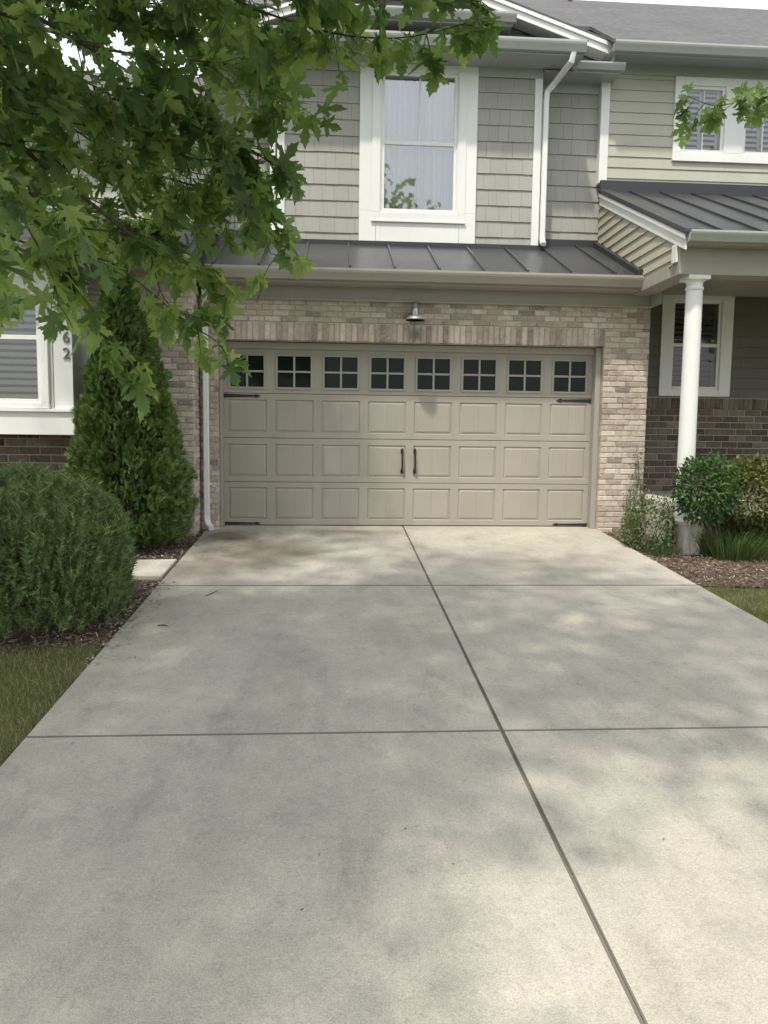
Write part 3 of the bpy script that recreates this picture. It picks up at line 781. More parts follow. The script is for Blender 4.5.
b.build('gable_siding', [M_gable, M_groove], H)
b = MB()
b.box(PX, 9, -1.40, -1.14, 3.04, 3.36); b.box(PX-.015, PX+.24, -1.139, -.02, 3.04, 3.165)
b.box(PX, 9, -1.56, -1.401, 3.33, 3.36); b.box(PX-.004, 9, -1.585, -1.561, 3.325, 3.43); b.box(PX+.25, 9, -1.13, 1.2, 3.30, 3.33)
b.build('porch_beam', M_trim, H, bevel=.004)
gutter('gutter', H, PX-.01, 9, -1.69, -1.586, 3.345, 3.452)
def column(cx, cy, zb, zt):
    c = MB()
    c.lathe([(.098,0),(.098,.05),(.112,.055),(.112,.09),(.098,.10),(.098,.6),(.0965,1.2),(.092,zt-zb-.20),(.088,zt-zb-.16),(.100,zt-zb-.15),(.100,zt-zb-.125),(.09,zt-zb-.115),(.09,zt-zb-.07),(.105,zt-zb-.06),(.115,zt-zb-.045)], (cx,cy,zb), 32)
    c.box(cx-.125, cx+.125, cy-.125, cy+.125, zt-.045, zt)
    o = c.build('porch_column', M_white, H, smooth=True); 
    m_ = o.modifiers.new('es', 'EDGE_SPLIT'); m_.split_angle = R(35)
column(3.085, -1.27, .245, 3.04); column(6.9, -1.27, .245, 3.04)
b = MB()
pw_out = (3.80, 4.885, 1.845, 3.345); pw_gl = (4.00, 4.665, 1.99, 3.20)
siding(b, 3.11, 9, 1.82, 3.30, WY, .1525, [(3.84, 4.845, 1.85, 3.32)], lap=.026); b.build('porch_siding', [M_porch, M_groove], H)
b = MB(); bricks(b, 3.11, 9, -.05, 1.66, WY-.02, Lb=.245, H=.095, mo=.014); soldiers(b, 3.11, 9, 1.66, 1.825, WY-.035); b.build('porch_brick', [M_dbrick, M_dmort], H)
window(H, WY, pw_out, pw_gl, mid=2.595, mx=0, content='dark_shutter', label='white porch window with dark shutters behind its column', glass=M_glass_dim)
b = MB(); b.box(3.12, 9, -.95, WY-.04, -.2, .43); b.build('porch_floor', M_path, H, bevel=.015)

# downspouts
def downspout(path, wx=.036, wy=.028, parent=H, m=M_white):
    d = MB(); pts = [Vector(p) for p in path]; ring = []
    for i, p in enumerate(pts):
        t = (pts[min(i+1, len(pts)-1)]-pts[max(i-1, 0)]).normalized(); xx = Vector((1,0,0))
        if abs(t.x) > .9: xx = Vector((0,0,1))
        xx = (xx - t*xx.dot(t)).normalized(); yy = t.cross(xx)
        for a, c in ((-1,-.7),(-.7,-1),(.7,-1),(1,-.7),(1,.7),(.7,1),(-.7,1),(-1,.7)): ring.append(p+xx*wx*a+yy*wy*c)
    fs = []
    for i in range(len(pts)-1): fs += [(i*8+k, i*8+(k+1) % 8, (i+1)*8+(k+1) % 8, (i+1)*8+k) for k in range(8)]
    fs += [tuple(range(8))[::-1], tuple(range((len(pts)-1)*8, len(pts)*8))]
    d.raw(ring, fs); return d
d = downspout([(-2.58,-.36,3.09),(-2.58,-.345,3.0),(-2.61,-.10,2.84),(-2.618,-.062,2.74),(-2.618,-.062,.16),(-2.612,-.075,.09),(-2.585,-.12,.04),(-2.54,-.20,.012)])
for zc in (1.9, .55): d.box(-2.675, -2.56, -.030, -.002, zc, zc+.03)
d.build('downspout', M_white, H)
d = downspout([(2.15,.60,6.31),(2.13,.62,6.20),(2.00,.96,6.06),(1.925,1.035,5.98),(1.918,1.045,5.88),(1.918,1.045,4.02),(1.91,1.0,3.95),(1.91,.93,3.90)])
d.build('downspout', M_white, H)
d = downspout([(-1.88,.60,6.31),(-1.87,.9,6.0),(-1.86,1.045,5.88),(-1.86,1.045,4.02),(-1.86,.93,3.90)]); d.build('downspout', M_white, H)

# barn lamp over the door
lamp = MB()
lx, ly, lz = .01, -.165, 2.665
lamp.lathe([(.035,.125),(.036,.14),(.055,.145),(.058,.155),(.04,.165),(.03,.19),(.02,.20)], (lx,ly,lz), 20)
lamp.lathe([(.045,.03),(.05,.10),(.04,.124)], (lx,ly,lz), 20)
lamp.tube([(lx,-.002,2.80),(lx,-.03,2.80),(lx,-.09,2.875),(lx,-.15,2.885),(lx,ly,2.86)], .010, 8)
lamp.tube([(lx,-.014,2.80),(lx,-.002,2.80)], .05, 16)
lo = lamp.build('wall_lamp', M_steel, H, smooth=True); lo['label'] = 'small silver barn lamp above the garage door'
lo.modifiers.new('es', 'EDGE_SPLIT').split_angle = R(35)
sh = MB(); sh.lathe([(.128,-.012),(.126,0),(.10,.028),(.06,.04),(.046,.045),(.04,.03),(.06,.02),(.10,.008),(.12,-.012)], (lx,ly,lz), 28)
so_ = sh.build('lamp_shade', mat('pale_enamel', (.36,.36,.34), .35, .6), lo, smooth=True)

# =================================================================== NEIGHBOUR (left)
K = thing('townhouse', (-5,0,0), 'neighbouring brick townhouse with white bay window, half hidden by maple leaves', 'house')
b = MB()
bricks(b, -4.0, -2.71, -.1, 3.03, -.42, thick=.2); bricks(b, -.41, -.005, -.1, 3.03, -2.705, ax='y', sgn=1, thick=.2)
b.build('brick_wall', [M_brick, M_mort], K)
b = MB(); b.box(-3.9, -2.66, -.475, -.425, 2.99, 3.12); b.box(-3.9, -2.64, -.70, -.476, 3.10, 3.12); b.box(-3.9, -2.64, -.722, -.701, 3.095, 3.25); b.box(-2.66, -2.64, -.70, -.30, 3.095, 3.25)
b.build('eave_trim', M_trim, K)
gutter('gutter', K, -3.9, -2.63, -.835, -.724, 3.12, 3.252, M_trim)
b = MB(); roof_slab(b, -9, -2.66, -.76, 3.262, 1.2, 4.15)
for k in range(11): rib(b, -2.75-.55*k, -.76, 3.262, 1.2, 4.15)
b.build('eave_roof', M_metal, K)
b = MB(); siding(b, -9, -2.705, 4.1, 5.55, 1.2, .1525); b.build('upper_siding', [M_lap, M_groove], K)
b = MB(); b.box(-9.2, -2.72, .75, 1.21, 5.551, 5.58); b.box(-9.2, -2.72, .72, .749, 5.54, 5.70); b.build('eave_trim', M_gutter, K)
b = MB(); b.raw([(-9.2,.72,5.702),(-2.72,.72,5.702),(-2.72,8,5.702),(-9.2,8,5.702),(-6.5,4.3,7.4),(-2.72,4.3,7.4)], [(0,1,5,4),(2,3,4,5),(3,0,4),(1,2,5),(3,2,1,0)]); b.build('main_roof', M_shingle, K)
# bay window
b = MB()
VY = -1.0
for a_, c_, p_, q_ in holes_split(-9, -3.945, 1.44, 3.06, [(-5.395, -4.27, 1.51, 2.77)]): b.box(a_, c_, VY+.002, -.43, p_, q_, 0)
b.box(-9, -3.925, VY-.045, -.43, 1.165, 1.42, 0); b.box(-9, -3.90, VY-.075, -.43, 1.421, 1.455, 0)
b.box(-4.165, -4.155, VY-.002, VY+.01, 1.46, 2.70, 1)
b.box(-9, -3.93, VY-.02, -.43, 2.80, 3.06, 0)
b.build('bay_panel', [M_white, M_groove], K, bevel=.004)
window(K, VY, (-5.48, -4.20, 1.46, 2.795), (-5.34, -4.325, 1.565, 2.715), mid=2.245, mx=1, content='blind', glass=M_glass_mid, label='white sash window with closed blinds beside the number panel')
b = MB(); b.box(-9, -3.85, -1.28, -.43, 3.062, 3.085); b.build('eave_trim', M_gutter, K); gutter('gutter', K, -9, -3.84, -1.40, -1.285, 3.09, 3.21)
b = MB(); roof_slab(b, -9, -3.84, -1.36, 3.215, -.76, 3.30, .02); b.build('bay_roof', M_metal, K)
b = MB(); bricks(b, -9, -3.99, -.3, 1.16, -.62, Lb=.245, H=.095, mo=.014); b.build('bay_brick', [M_dbrick, M_dmort], K)  # shade below the bay painted in by the darker brick
b = MB(); b.box(-9, -2.75, 1.36, 8, 0, 5.54); b.build('rear_wall', M_gable, K)
def digit(ch, x, z, h):
    cu = bpy.data.curves.new('digit', 'FONT'); cu.body = ch; cu.size = h/.69; cu.extrude = .006; cu.align_x = 'CENTER'
    t = bpy.data.objects.new('tmp', cu); COL.objects.link(t); bpy.context.view_layer.update()
    me = bpy.data.meshes.new_from_object(t.evaluated_get(bpy.context.evaluated_depsgraph_get())); bpy.data.objects.remove(t)
    me.materials.clear(); me.materials.append(M_number)
    me.transform(Matrix.Translation(Vector((x, VY-.008, z))-Vector(K.location)) @ Matrix.Rotation(R(90), 4, 'X'))
    me.name = 'house_number'; o = bpy.data.objects.new('house_number', me); COL.objects.link(o); o.parent = K
digit('2', -4.005, 2.02, .12); digit('6', -4.005, 2.20, .12)

# =================================================================== small hard things
b = MB(); b.raw([], [])
z0 = -.15
def tilted(mb, pts, top, h):
    n_ = len(pts); A = [(x, y, gz(y)-.08) for x, y in pts]; B = [(x, y, gz(y)+top) for x, y in pts]
    mb.raw(A+B, [(i, (i+1) % n_, (i+1) % n_+n_, i+n_) for i in range(n_)] + [tuple(range(n_, 2*n_))])
b = MB(); tilted(b, [(-3.35,-2.50),(-2.665,-2.53),(-2.66,-1.80),(-3.35,-1.86)], .012, 0)
tag(b.build('paving_slab', M_path, loc=(-3,-2.2,gz(-2.2)), bevel=.008), 'pale concrete slab in the mulch beside the left driveway edge', 'paving slab')
b = MB(); px, py = 3.15, -1.30
b.raw([(px-.105,py-.10,-.14),(px+.105,py-.105,-.14),(px+.105,py+.10,-.14),(px-.105,py+.105,-.14),(px-.095,py-.09,.203),(px+.10,py-.095,.203),(px+.095,py+.09,.203),(px-.10,py+.095,.203)], [(0,1,5,4),(1,2,6,5),(2,3,7,6),(3,0,4,7),(4,5,6,7)])
b.box(px-.125, px+.125, py-.12, py+.12, .203, .243, 1)
pier = b.build('concrete_pier', [M_pier, M_path], loc=(px,py,-.12), bevel=.012)
tag(pier, 'weathered grey concrete pier under the white porch column', 'pier')
b = MB(); tilted(b, [(4.42,-.62),(5.1,-.60),(5.1,-.1),(4.5,-.12)], .09, 0)
tag(b.build('edging_stone', mat('dark_slate', (.05,.05,.055), .8), loc=(4.7,-.35,-.03), bevel=.02), 'dark slate edging stone under the olive bush by the right frame edge', 'stone')

# =================================================================== plants
def rand_dirs(n_, up=0.0):
    v = nrg.normal(size=(n_, 3)); v[:, 2] += up; return unit(v)
def stems_mesh(name, parent, m, paths, r0, r1, n=5):
    b = MB()
    for P in paths: b.tube(P, list(np.linspace(r0, r1, len(P))), n)
    return b.build(name, m, parent)

# --- clipped round shrub (needle foliage)
c0 = np.array([-3.46, -3.80, .09]); rad = np.array([.79, .80, .70])
S = thing('round_shrub', (c0[0], c0[1], gz(c0[1])), 'large rounded dark green needled shrub beside the left lawn', 'shrub')
lump = nrg.normal(size=(40, 3)); lump = unit(lump); lumpa = nrg.uniform(-.08, .09, 40)
def surf(d):
    k = np.exp(-((d[:, None, :]-lump[None])**2).sum(2)/.10) @ lumpa
    return 1+k
n_ = 9000
d = rand_dirs(n_, .25); shell = nrg.uniform(.62, 1.0, n_)**.6
dq = d.copy(); hx = np.linalg.norm(d[:, :2], axis=1, keepdims=True); low = (d[:, 2] < 0)[:, None]
dq[:, :2] = np.where(low, d[:, :2]/np.maximum(hx, .3)**.75, d[:, :2])
pos = c0 + dq*rad*(surf(d)*shell)[:, None]
pos = pos[pos[:, 2] > gz(-3.7)-.02]; d = unit((pos-c0)/rad)
SPRIG_V, SPRIG_F = [], []
def add_needles(k, ln, wd, spread):
    rr = random.Random(3)
    for i in range(k):
        y = .05+.85*i/k; sd = (-1) ** i; a = .55+.3*rr.random(); zz = rr.uniform(-spread, spread)
        tip = (sd*math.sin(a)*ln, y+math.cos(a)*ln, zz); j = len(SPRIG_V)
        SPRIG_V.extend([(-wd*.2, y, 0), (wd*.2, y+wd, 0), tip]); SPRIG_F.append((j, j+1, j+2))
add_needles(14, .34, .09, .2)
j = len(SPRIG_V); SPRIG_V.extend([(-.03,0,0),(.03,0,0),(0,1.15,.0)]); SPRIG_F.append((j, j+1, j+2))
A = d*.42 + np.array([0,0,1.0]) + nrg.normal(size=d.shape)*.2
V, F = scatter(SPRIG_V, SPRIG_F, pos, A, rand_dirs(len(pos)), nrg.uniform(.09, .19, len(pos)))
fast_mesh('foliage', [(V, F, 0)], M_yew, S)
b = MB(); core = MB()
for k in range(9):
    q = k/9*6.28; b.tube([(c0[0],c0[1],gz(-3.7)-.05),(c0[0]+.2*math.cos(q),c0[1]+.2*math.sin(q),.1),(c0[0]+.45*math.cos(q),c0[1]+.45*math.sin(q),.42)], [.022,.015,.006], 5)
b.build('stem', M_bark, S)

# --- arborvitae
a0 = np.array([-3.28, -1.06, gz(-1.06)])
T = thing('arborvitae', tuple(a0), 'tall conical dark evergreen in front of the left brick wall', 'evergreen')
def arb_r(z):      # profile radius
    zz = np.array([0, .12, .45, .9, 1.4, 2.0, 2.5, 2.9, 3.15, 3.3]); rr = np.array([.28, .48, .59, .57, .48, .35, .23, .13, .07, .02])
    return np.interp(z, zz, rr)
n_ = 15000
z = nrg.uniform(0.02, 1, n_)**1.25*3.25; q = nrg.uniform(0, 2*math.pi, n_)
bump_ = 1 + .09*np.sin(5*q+3*z) + .08*np.sin(9*q-7*z+1) + .06*np.sin(17*z+2*q) + .05*np.sin(23*q+11*z)
r_ = arb_r(z)*bump_*nrg.uniform(.55, 1.04, n_)**.5
lean = -.11*z/3
pos = np.stack([a0[0]+lean+r_*np.cos(q), a0[1]+r_*np.sin(q), a0[2]+z], 1)
out = np.stack([np.cos(q), np.sin(q), np.zeros(n_)], 1)
FAN_V, FAN_F = [], []
for i in range(9):
    a = (i-4)/4*.95; ln = 1-.28*abs(i-4)/4; x, y = math.sin(a)*ln, math.cos(a)*ln; j = len(FAN_V); wv = .085
    FAN_V += [(0, .03, 0), (x*.55+y*wv, y*.55-x*wv, .03), (x, y, -.05), (x*.55-y*wv, y*.55+x*wv, .03)]; FAN_F += [(j, j+1, j+2), (j, j+2, j+3)]
A = out*.75 + np.array([0,0,.75]) + nrg.normal(size=out.shape)*.3
Nn = np.cross(out, [0,0,1.0]) + nrg.normal(size=out.shape)*.5
V, F = scatter(FAN_V, FAN_F, pos, A, Nn, nrg.uniform(.05, .105, n_))
fast_mesh('foliage', [(V, F, 0)], M_arb, T)
b = MB(); b.tube([tuple(a0-[0,0,.05]), (a0[0]-.04,a0[1],1.4), (a0[0]-.11,a0[1],3.0)], [.07,.05,.01], 8); b.build('trunk', M_bark, T)

# --- right-hand bed
def leafy_bush(name, label, cat, c, rad, n_, m, size, zfloor, stems=7, base=None, up=.25):
    c = np.array(c); rad = np.array(rad); base = base or (c[0], c[1], gz(c[1])-.02)
    B = thing(name, base, label, cat)
    d = rand_dirs(n_); lp = rand_dirs(24); la = nrg.uniform(-.3, .3, 24)
    k = 1 + np.exp(-((d[:, None, :]-lp[None])**2).sum(2)/.14) @ la
    pos = c + d*rad*(k*nrg.uniform(.35, 1.0, n_)**.5)[:, None]
    pos = pos[pos[:, 2] > zfloor]; dd = unit(pos-c)
    A = dd*.8 + rand_dirs(len(pos))*.7 + np.array([0,0,-.1]); Nn = dd*.6 + np.array([0,0,.8]) + nrg.normal(size=dd.shape)*.4
    V, F = scatter(OVAL_V, OVAL_F, pos, A, Nn, nrg.uniform(.6, 1.2, len(pos))*size)
    fast_mesh('foliage', [(V, F, 0)], m, B)
    paths = []
    for k in range(stems):
        q = k/stems*6.28+.3; paths.append([(base[0]+.04*math.cos(q), base[1]+.04*math.sin(q), base[2]-.03), (c[0]+.3*rad[0]*math.cos(q), c[1]+.3*rad[1]*math.sin(q), c[2]-.2*rad[2]), (c[0]+.75*rad[0]*math.cos(q), c[1]+.75*rad[1]*math.sin(q), c[2]+.5*rad[2])])
    stems_mesh('stem', B, M_twig, paths, .011, .003)
    return B
leafy_bush('leafy_bush', 'rounded dark green leafy bush in front of the white porch column', 'bush', (3.17,-1.58,.65), (.38,.29,.42), 1900, M_bush, .068, .25, base=(3.42,-1.55,gz(-1.55)-.02))
leafy_bush('olive_bush', 'yellowish olive bush by the right frame edge below the dark brick', 'bush', (4.08,-1.1,.46), (.66,.45,.54), 8000, M_ybush, .06, -.1)
leafy_bush('low_bush', 'small green weedy shrub at the foot of the brick garage pier', 'shrub', (2.76,-1.02,.04), (.30,.36,.40), 2600, M_weed, .045, gz(-1.1)-.02)
# climbing vine on the pier corner
VB = thing('climbing_vine', (3.03,-.05,-.02), 'thin pale climbing vine on the brick garage pier', 'vine')
paths, LP, LN = [], [], []
for k in range(7):
    x = 2.86+.045*k; h = [.55,.75,1.05,1.15,.95,.7,.5][k]; P = []
    for i in range(9):
        t = i/8; P.append((x+.03*math.sin(7*t+k), -.03-.05*(1-t)**2-.012*math.sin(9*t+k), -.02+h*t))
    paths.append(P)
    for _ in range(int(46*h)):
        t = rng.random(); LP.append((x+.03*math.sin(7*t+k)+rng.gauss(0,.035), -.04-.05*(1-t)**2-rng.random()*.07, -.02+h*t+rng.gauss(0,.02)))
LP = np.array(LP); A = rand_dirs(len(LP)) + np.array([0,-.3,-.3]); Nn = np.tile([0,-1.0,.5], (len(LP), 1)) + nrg.normal(size=LP.shape)*.4
V, F = scatter(OVAL_V, OVAL_F, LP, A, Nn, nrg.uniform(.03,.055,len(LP))); fast_mesh('foliage', [(V, F, 0)], M_vine, VB)
stems_mesh('stem', VB, M_twig, paths, .005, .002, 4)
# tufts of strappy leaves
def tuft(name, label, cx, cy, n_, hgt, sp, m):
    q = nrg.uniform(0, 6.28, n_); r_ = sp*np.sqrt(nrg.random(n_)); x = cx+r_*np.cos(q); y = cy+r_*np.sin(q)*.8
    pos = np.stack([x, y, np.array([gz(v) for v in y])-.03], 1)
    out = np.stack([np.cos(q), np.sin(q), np.zeros(n_)], 1); A = out*nrg.uniform(.1,.6,(n_,1)) + np.array([0,0,1.0])
    Vb = np.array(BLADE_V)*[.035,1,-1]; V, F = scatter(Vb, BLADE_F, pos, A, -out + rand_dirs(n_)*.3, nrg.uniform(.5,1.1,n_)*hgt)
    o = fast_mesh(name, [(V, F, 0)], m, None, (cx, cy, gz(cy)-.03)); tag(o, label, 'plant'); return o
tuft('strappy_plant', 'tuft of long strappy green leaves right of the concrete pier', 3.60, -1.48, 900, .40, .36, M_weed)
tuft('weed_tuft', 'low grassy weeds left of the concrete pier', 2.80, -1.40, 420, .16, .22, M_weed)
leafy_bush('flowering_plant', 'small pale-flowered plant on the porch floor edge', 'plant', (3.05,-1.02,.40), (.15,.10,.13), 260, foliage('pale_petal', [(0,(.10,.14,.06)),(.55,(.2,.22,.15)),(.6,(.62,.6,.58)),(1,(.75,.73,.72))], tk=0), .03, .2, stems=4)

# --- grass and mulch chips
def inside(P, x, y):
    r_ = np.zeros(len(x), bool); n_ = len(P)
    for i in range(n_):
        x0, y0 = P[i]; x1, y1 = P[(i+1) % n_]
        c = ((y0 > y) != (y1 > y)) & (x < (x1-x0)*(y-y0)/(y1-y0+1e-12)+x0); r_ ^= c
    return r_
gzv = lambda y: np.where(y > GY0, 0, GS*(np.maximum(y, -13)-GY0))
def field(poly, dens):
    P = np.array(poly); lo, hi = P.min(0), P.max(0); n_ = int(dens*(hi-lo).prod())
    x = nrg.uniform(lo[0], hi[0], n_); y = nrg.uniform(lo[1], hi[1], n_); k = inside(poly, x, y); return x[k], y[k]
def grass(name, poly, dens, h):
    x, y = field(poly, dens); n_ = len(x)
    pat = .6+.5*np.sin(3.1*x+1.3*y)*np.sin(2.3*y-1.7*x)
    pos = np.stack([x, y, gzv(y)-.036], 1); A = np.array([0,0,1.0]) + nrg.normal(size=(n_, 3))*.42
    V, F = scatter(np.array(BLADE_V)*[.09,1,1], BLADE_F, pos, A, rand_dirs(n_), h*nrg.uniform(.5,1.15,n_)*(.8+.3*pat))
    return struct(fast_mesh(name, [(V, F, 0)], M_grass), 'stuff', 'short green lawn grass with pale dry blades', 'grass')
grass('grass', [(-2.645,-4.42),(-2.645,-8.6),(-4.6,-8.6),(-4.8,-4.55),(-4.2,-4.55),(-3.3,-4.48),(-2.9,-4.40)], 7500, .05)
grass('grass', [(2.54,-2.80),(3.2,-2.90),(4.4,-2.8),(5.2,-2.7),(5.2,-4.6),(2.54,-4.6)], 6500, .045)
def chips(name, poly, dens, lift):
    x, y = field(poly, dens); kk = ~((x > -3.4) & (x < -2.62) & (y > -2.56) & (y < -1.76)); x, y = x[kk], y[kk]; n_ = len(x)
    pos = np.stack([x, y, gzv(y)+lift+nrg.uniform(0,.018,n_)], 1); A = rand_dirs(n_)*[1,1,.35]; Nn = np.array([0,0,1.0])+nrg.normal(size=(n_,3))*.4
    cv = np.array([(-.5,0,0),(.5,.06,.0),(.42,1,.03),(-.36,.92,0)])*[.28,1,1]
    V, F = scatter(cv, [(0,1,2),(0,2,3)], pos, A, Nn, nrg.uniform(.018,.05,n_)); return struct(fast_mesh(name, [(V, F, 0)], M_chip), 'stuff', 'brown bark mulch chips', 'mulch')
chips('mulch_chips', [(-2.61,-4.45),(-2.61,.0),(-4.4,.0),(-4.4,-4.68),(-3.3,-4.6),(-2.9,-4.5)], 1900, -.024)
chips('mulch_chips', [(2.54,-2.80),(3.2,-2.9),(4.4,-2.8),(6,-2.7),(6,-.1),(2.5,-.1)], 1500, -.022)

# fallen twigs and debris on the concrete
def twig(name, label, P, r_):
    b = MB(); b.tube([(x, y, GS*(y-GY0)+r_*1.05) for x, y in P], [r_, r_, r_*.5], 6); o = b.build(name, M_twig, loc=(P[0][0], P[0][1], GS*(P[0][1]-GY0))); tag(o, label, 'twig', 'twigs fallen on the driveway'); return o
twig('fallen_twig', 'thin brown twig lying on concrete between stain and left joint', [(-2.13,-3.22),(-2.08,-3.12),(-2.05,-3.03)], .0035)
twig('fallen_twig', 'short dark twig lying near the left driveway edge by the shrub', [(-2.36,-4.06),(-2.32,-4.05),(-2.28,-4.07)], .005)
k = 260; x = -2.60+np.abs(nrg.normal(size=k))*.10-.10; y = nrg.uniform(-4.9, -2.6, k)
pos = np.stack([x, y, np.where(x > -2.63, GS*(y-GY0)+.004, GS*(y-GY0)-.005)], 1)
V, F = scatter(np.array(OVAL_V)*[.9,1,.9], OVAL_F, pos, rand_dirs(k)*[1,1,.15], np.array([0,0,1.0])+nrg.normal(size=(k,3))*.25, nrg.uniform(.015,.045,k))
struct(fast_mesh('leaf_litter', [(V, F, 0)], foliage('dry_leaf', [(0,(.16,.11,.075)),(.5,(.34,.26,.19)),(1,(.58,.50,.42))], tk=0, rough=.9, spec=.1)), 'stuff', 'pale dry leaves along the left driveway edge', 'leaf litter')
k = 60; x = nrg.uniform(-2.4, 2.4, k); y = nrg.uniform(-8.4, -.2, k)
pos = np.stack([x, y, GS*(y-GY0)+.003], 1)
V, F = scatter(np.array(OVAL_V)*[.8,1,.5], OVAL_F, pos, rand_dirs(k)*[1,1,.05], np.tile([0,0,1.0],(k,1)), nrg.uniform(.008,.022,k))
struct(fast_mesh('leaf_litter', [(V, F, 0)], M_chip), 'stuff', 'tiny brown leaf crumbs scattered on the concrete', 'leaf litter')

# =================================================================== MAPLES
class Maple:
    def __init__(s, seed): s.r = np.random.default_rng(seed); s.pos, s.A, s.N, s.s, s.y = [], [], [], [], []; s.br = MB(); s.far = []
    young = .06  # share of leaves coloured as sunlit
    def leaf(s, p, outd, size):
        r = s.r; a = np.array(outd)*.5 + np.array([0,0,-.55]) + r.normal(size=3)*.42
        n_ = np.array([0,-.25,.75]) + r.normal(size=3)*.55
        s.pos.append(p); s.A.append(a); s.N.append(n_); s.s.append(size); s.y.append(s.r.random() < s.young)
    def bough(s, pts, r0, r1, spread=.22, step=.07, hang=.5, size=(.085,.15), nl=(3,6), tips=True):
        r = s.r; pts = [np.array(p, float) for p in pts]; path = []
        for i in range(len(pts)-1):      # Catmull-Rom
            p0, p1, p2, p3 = pts[max(i-1,0)], pts[i], pts[i+1], pts[min(i+2,len(pts)-1)]
            m_ = max(3, int(np.linalg.norm(p2-p1)/.08))
            for k in range(m_):
                t = k/m_; path.append(.5*(2*p1+(p2-p0)*t+(2*p0-5*p1+4*p2-p3)*t*t+(3*p1-p0-3*p2+p3)*t**3))
        path.append(pts[-1])
        s.br.tube([tuple(p) for p in path], list(np.linspace(r0, r1, len(path))), 6)
        L_ = 0; nxt = .05
        for i in range(1, len(path)):
            d = path[i]-path[i-1]; ln = np.linalg.norm(d); d = d/max(ln, 1e-6); L_ += ln
            while L_ > nxt:
                nxt += step*r.uniform(.6, 1.4)
                sd = r.normal(size=3); sd -= d*sd.dot(d); sd /= np.linalg.norm(sd)+1e-6
                dr = sd*.8 + d*.5 + np.array([0,0,-hang]); dr /= np.linalg.norm(dr)
                tl = spread*r.uniform(.4, 1.3); end = path[i]+dr*tl+np.array([0,0,-.25*tl*hang])
                mid_ = path[i]+dr*tl*.55+np.array([0,0,.03*tl])
                s.br.tube([tuple(path[i]), tuple(mid_), tuple(end)], [.0035,.0025,.0015], 4, cap=False)
                for k in range(r.integers(*nl)):
                    t = r.uniform(.35, 1.05); p = path[i]+(end-path[i])*t + r.normal(size=3)*.022
                    s.leaf(p, dr+r.normal(size=3)*.6, r.uniform(*size))
        if tips:
            for k in range(4): s.leaf(path[-1]+r.normal(size=3)*.03, d+r.normal(size=3)*.5, r.uniform(*size))
    def clump(s, c, n_, rad, size=.17):
        p = np.array(c)+s.r.normal(size=(n_, 3))*np.array(rad); s.far.append((p, s.r.uniform(.7, 1.25, n_)*size))
    def build(s, root):
        V, F = scatter(MAPLE_V, MAPLE_F, np.array(s.pos), np.array(s.A), np.array(s.N), np.array(s.s)); bt = [(V, F, np.repeat(np.array(s.y, int), len(MAPLE_F)))]
        if s.far:
            P = np.concatenate([f[0] for f in s.far]); Z = np.concatenate([f[1] for f in s.far]); n_ = len(P)
            A = s.r.normal(size=(n_,3))*.5+np.array([0,0,-.4]); Nn = s.r.normal(size=(n_,3))*.5+np.array([0,0,.8])
            V, F = scatter(SIMPLE_V, SIMPLE_F, P, A, Nn, Z); bt.append((V, F, 0))
        fast_mesh('crown', bt, [M_leaf, M_sunlit], root)
        s.br.build('branch', M_bark, root)
TX, TY = -4.3, -7.3
MT = thing('maple_tree', (TX, TY, gz(TY)-.04), 'maple tree with lobed green leaves hanging over the left top of the view', 'tree')
mp = Maple(5)
def path(*q): return [at(*p) for p in q]
def trunk(root, P, Rr):
    b = MB(); b.tube(P, Rr, 14); return b.build('trunk', M_bark, root, smooth=True)
trunk(MT, [(TX,TY,gz(TY)-.15),(TX,TY,gz(TY)+.1),(TX+.02,TY+.03,1.0),(TX+.1,TY+.1,2.3),(TX+.3,TY+.1,4.2),(TX+.5,TY+.2,6.5),(TX+.6,TY+.2,8.3)], [.21,.15,.125,.115,.09,.055,.02])
hub = Vector((TX+.1,TY+.1,2.2)); hub2 = Vector((TX+.2,TY+.1,3.2))
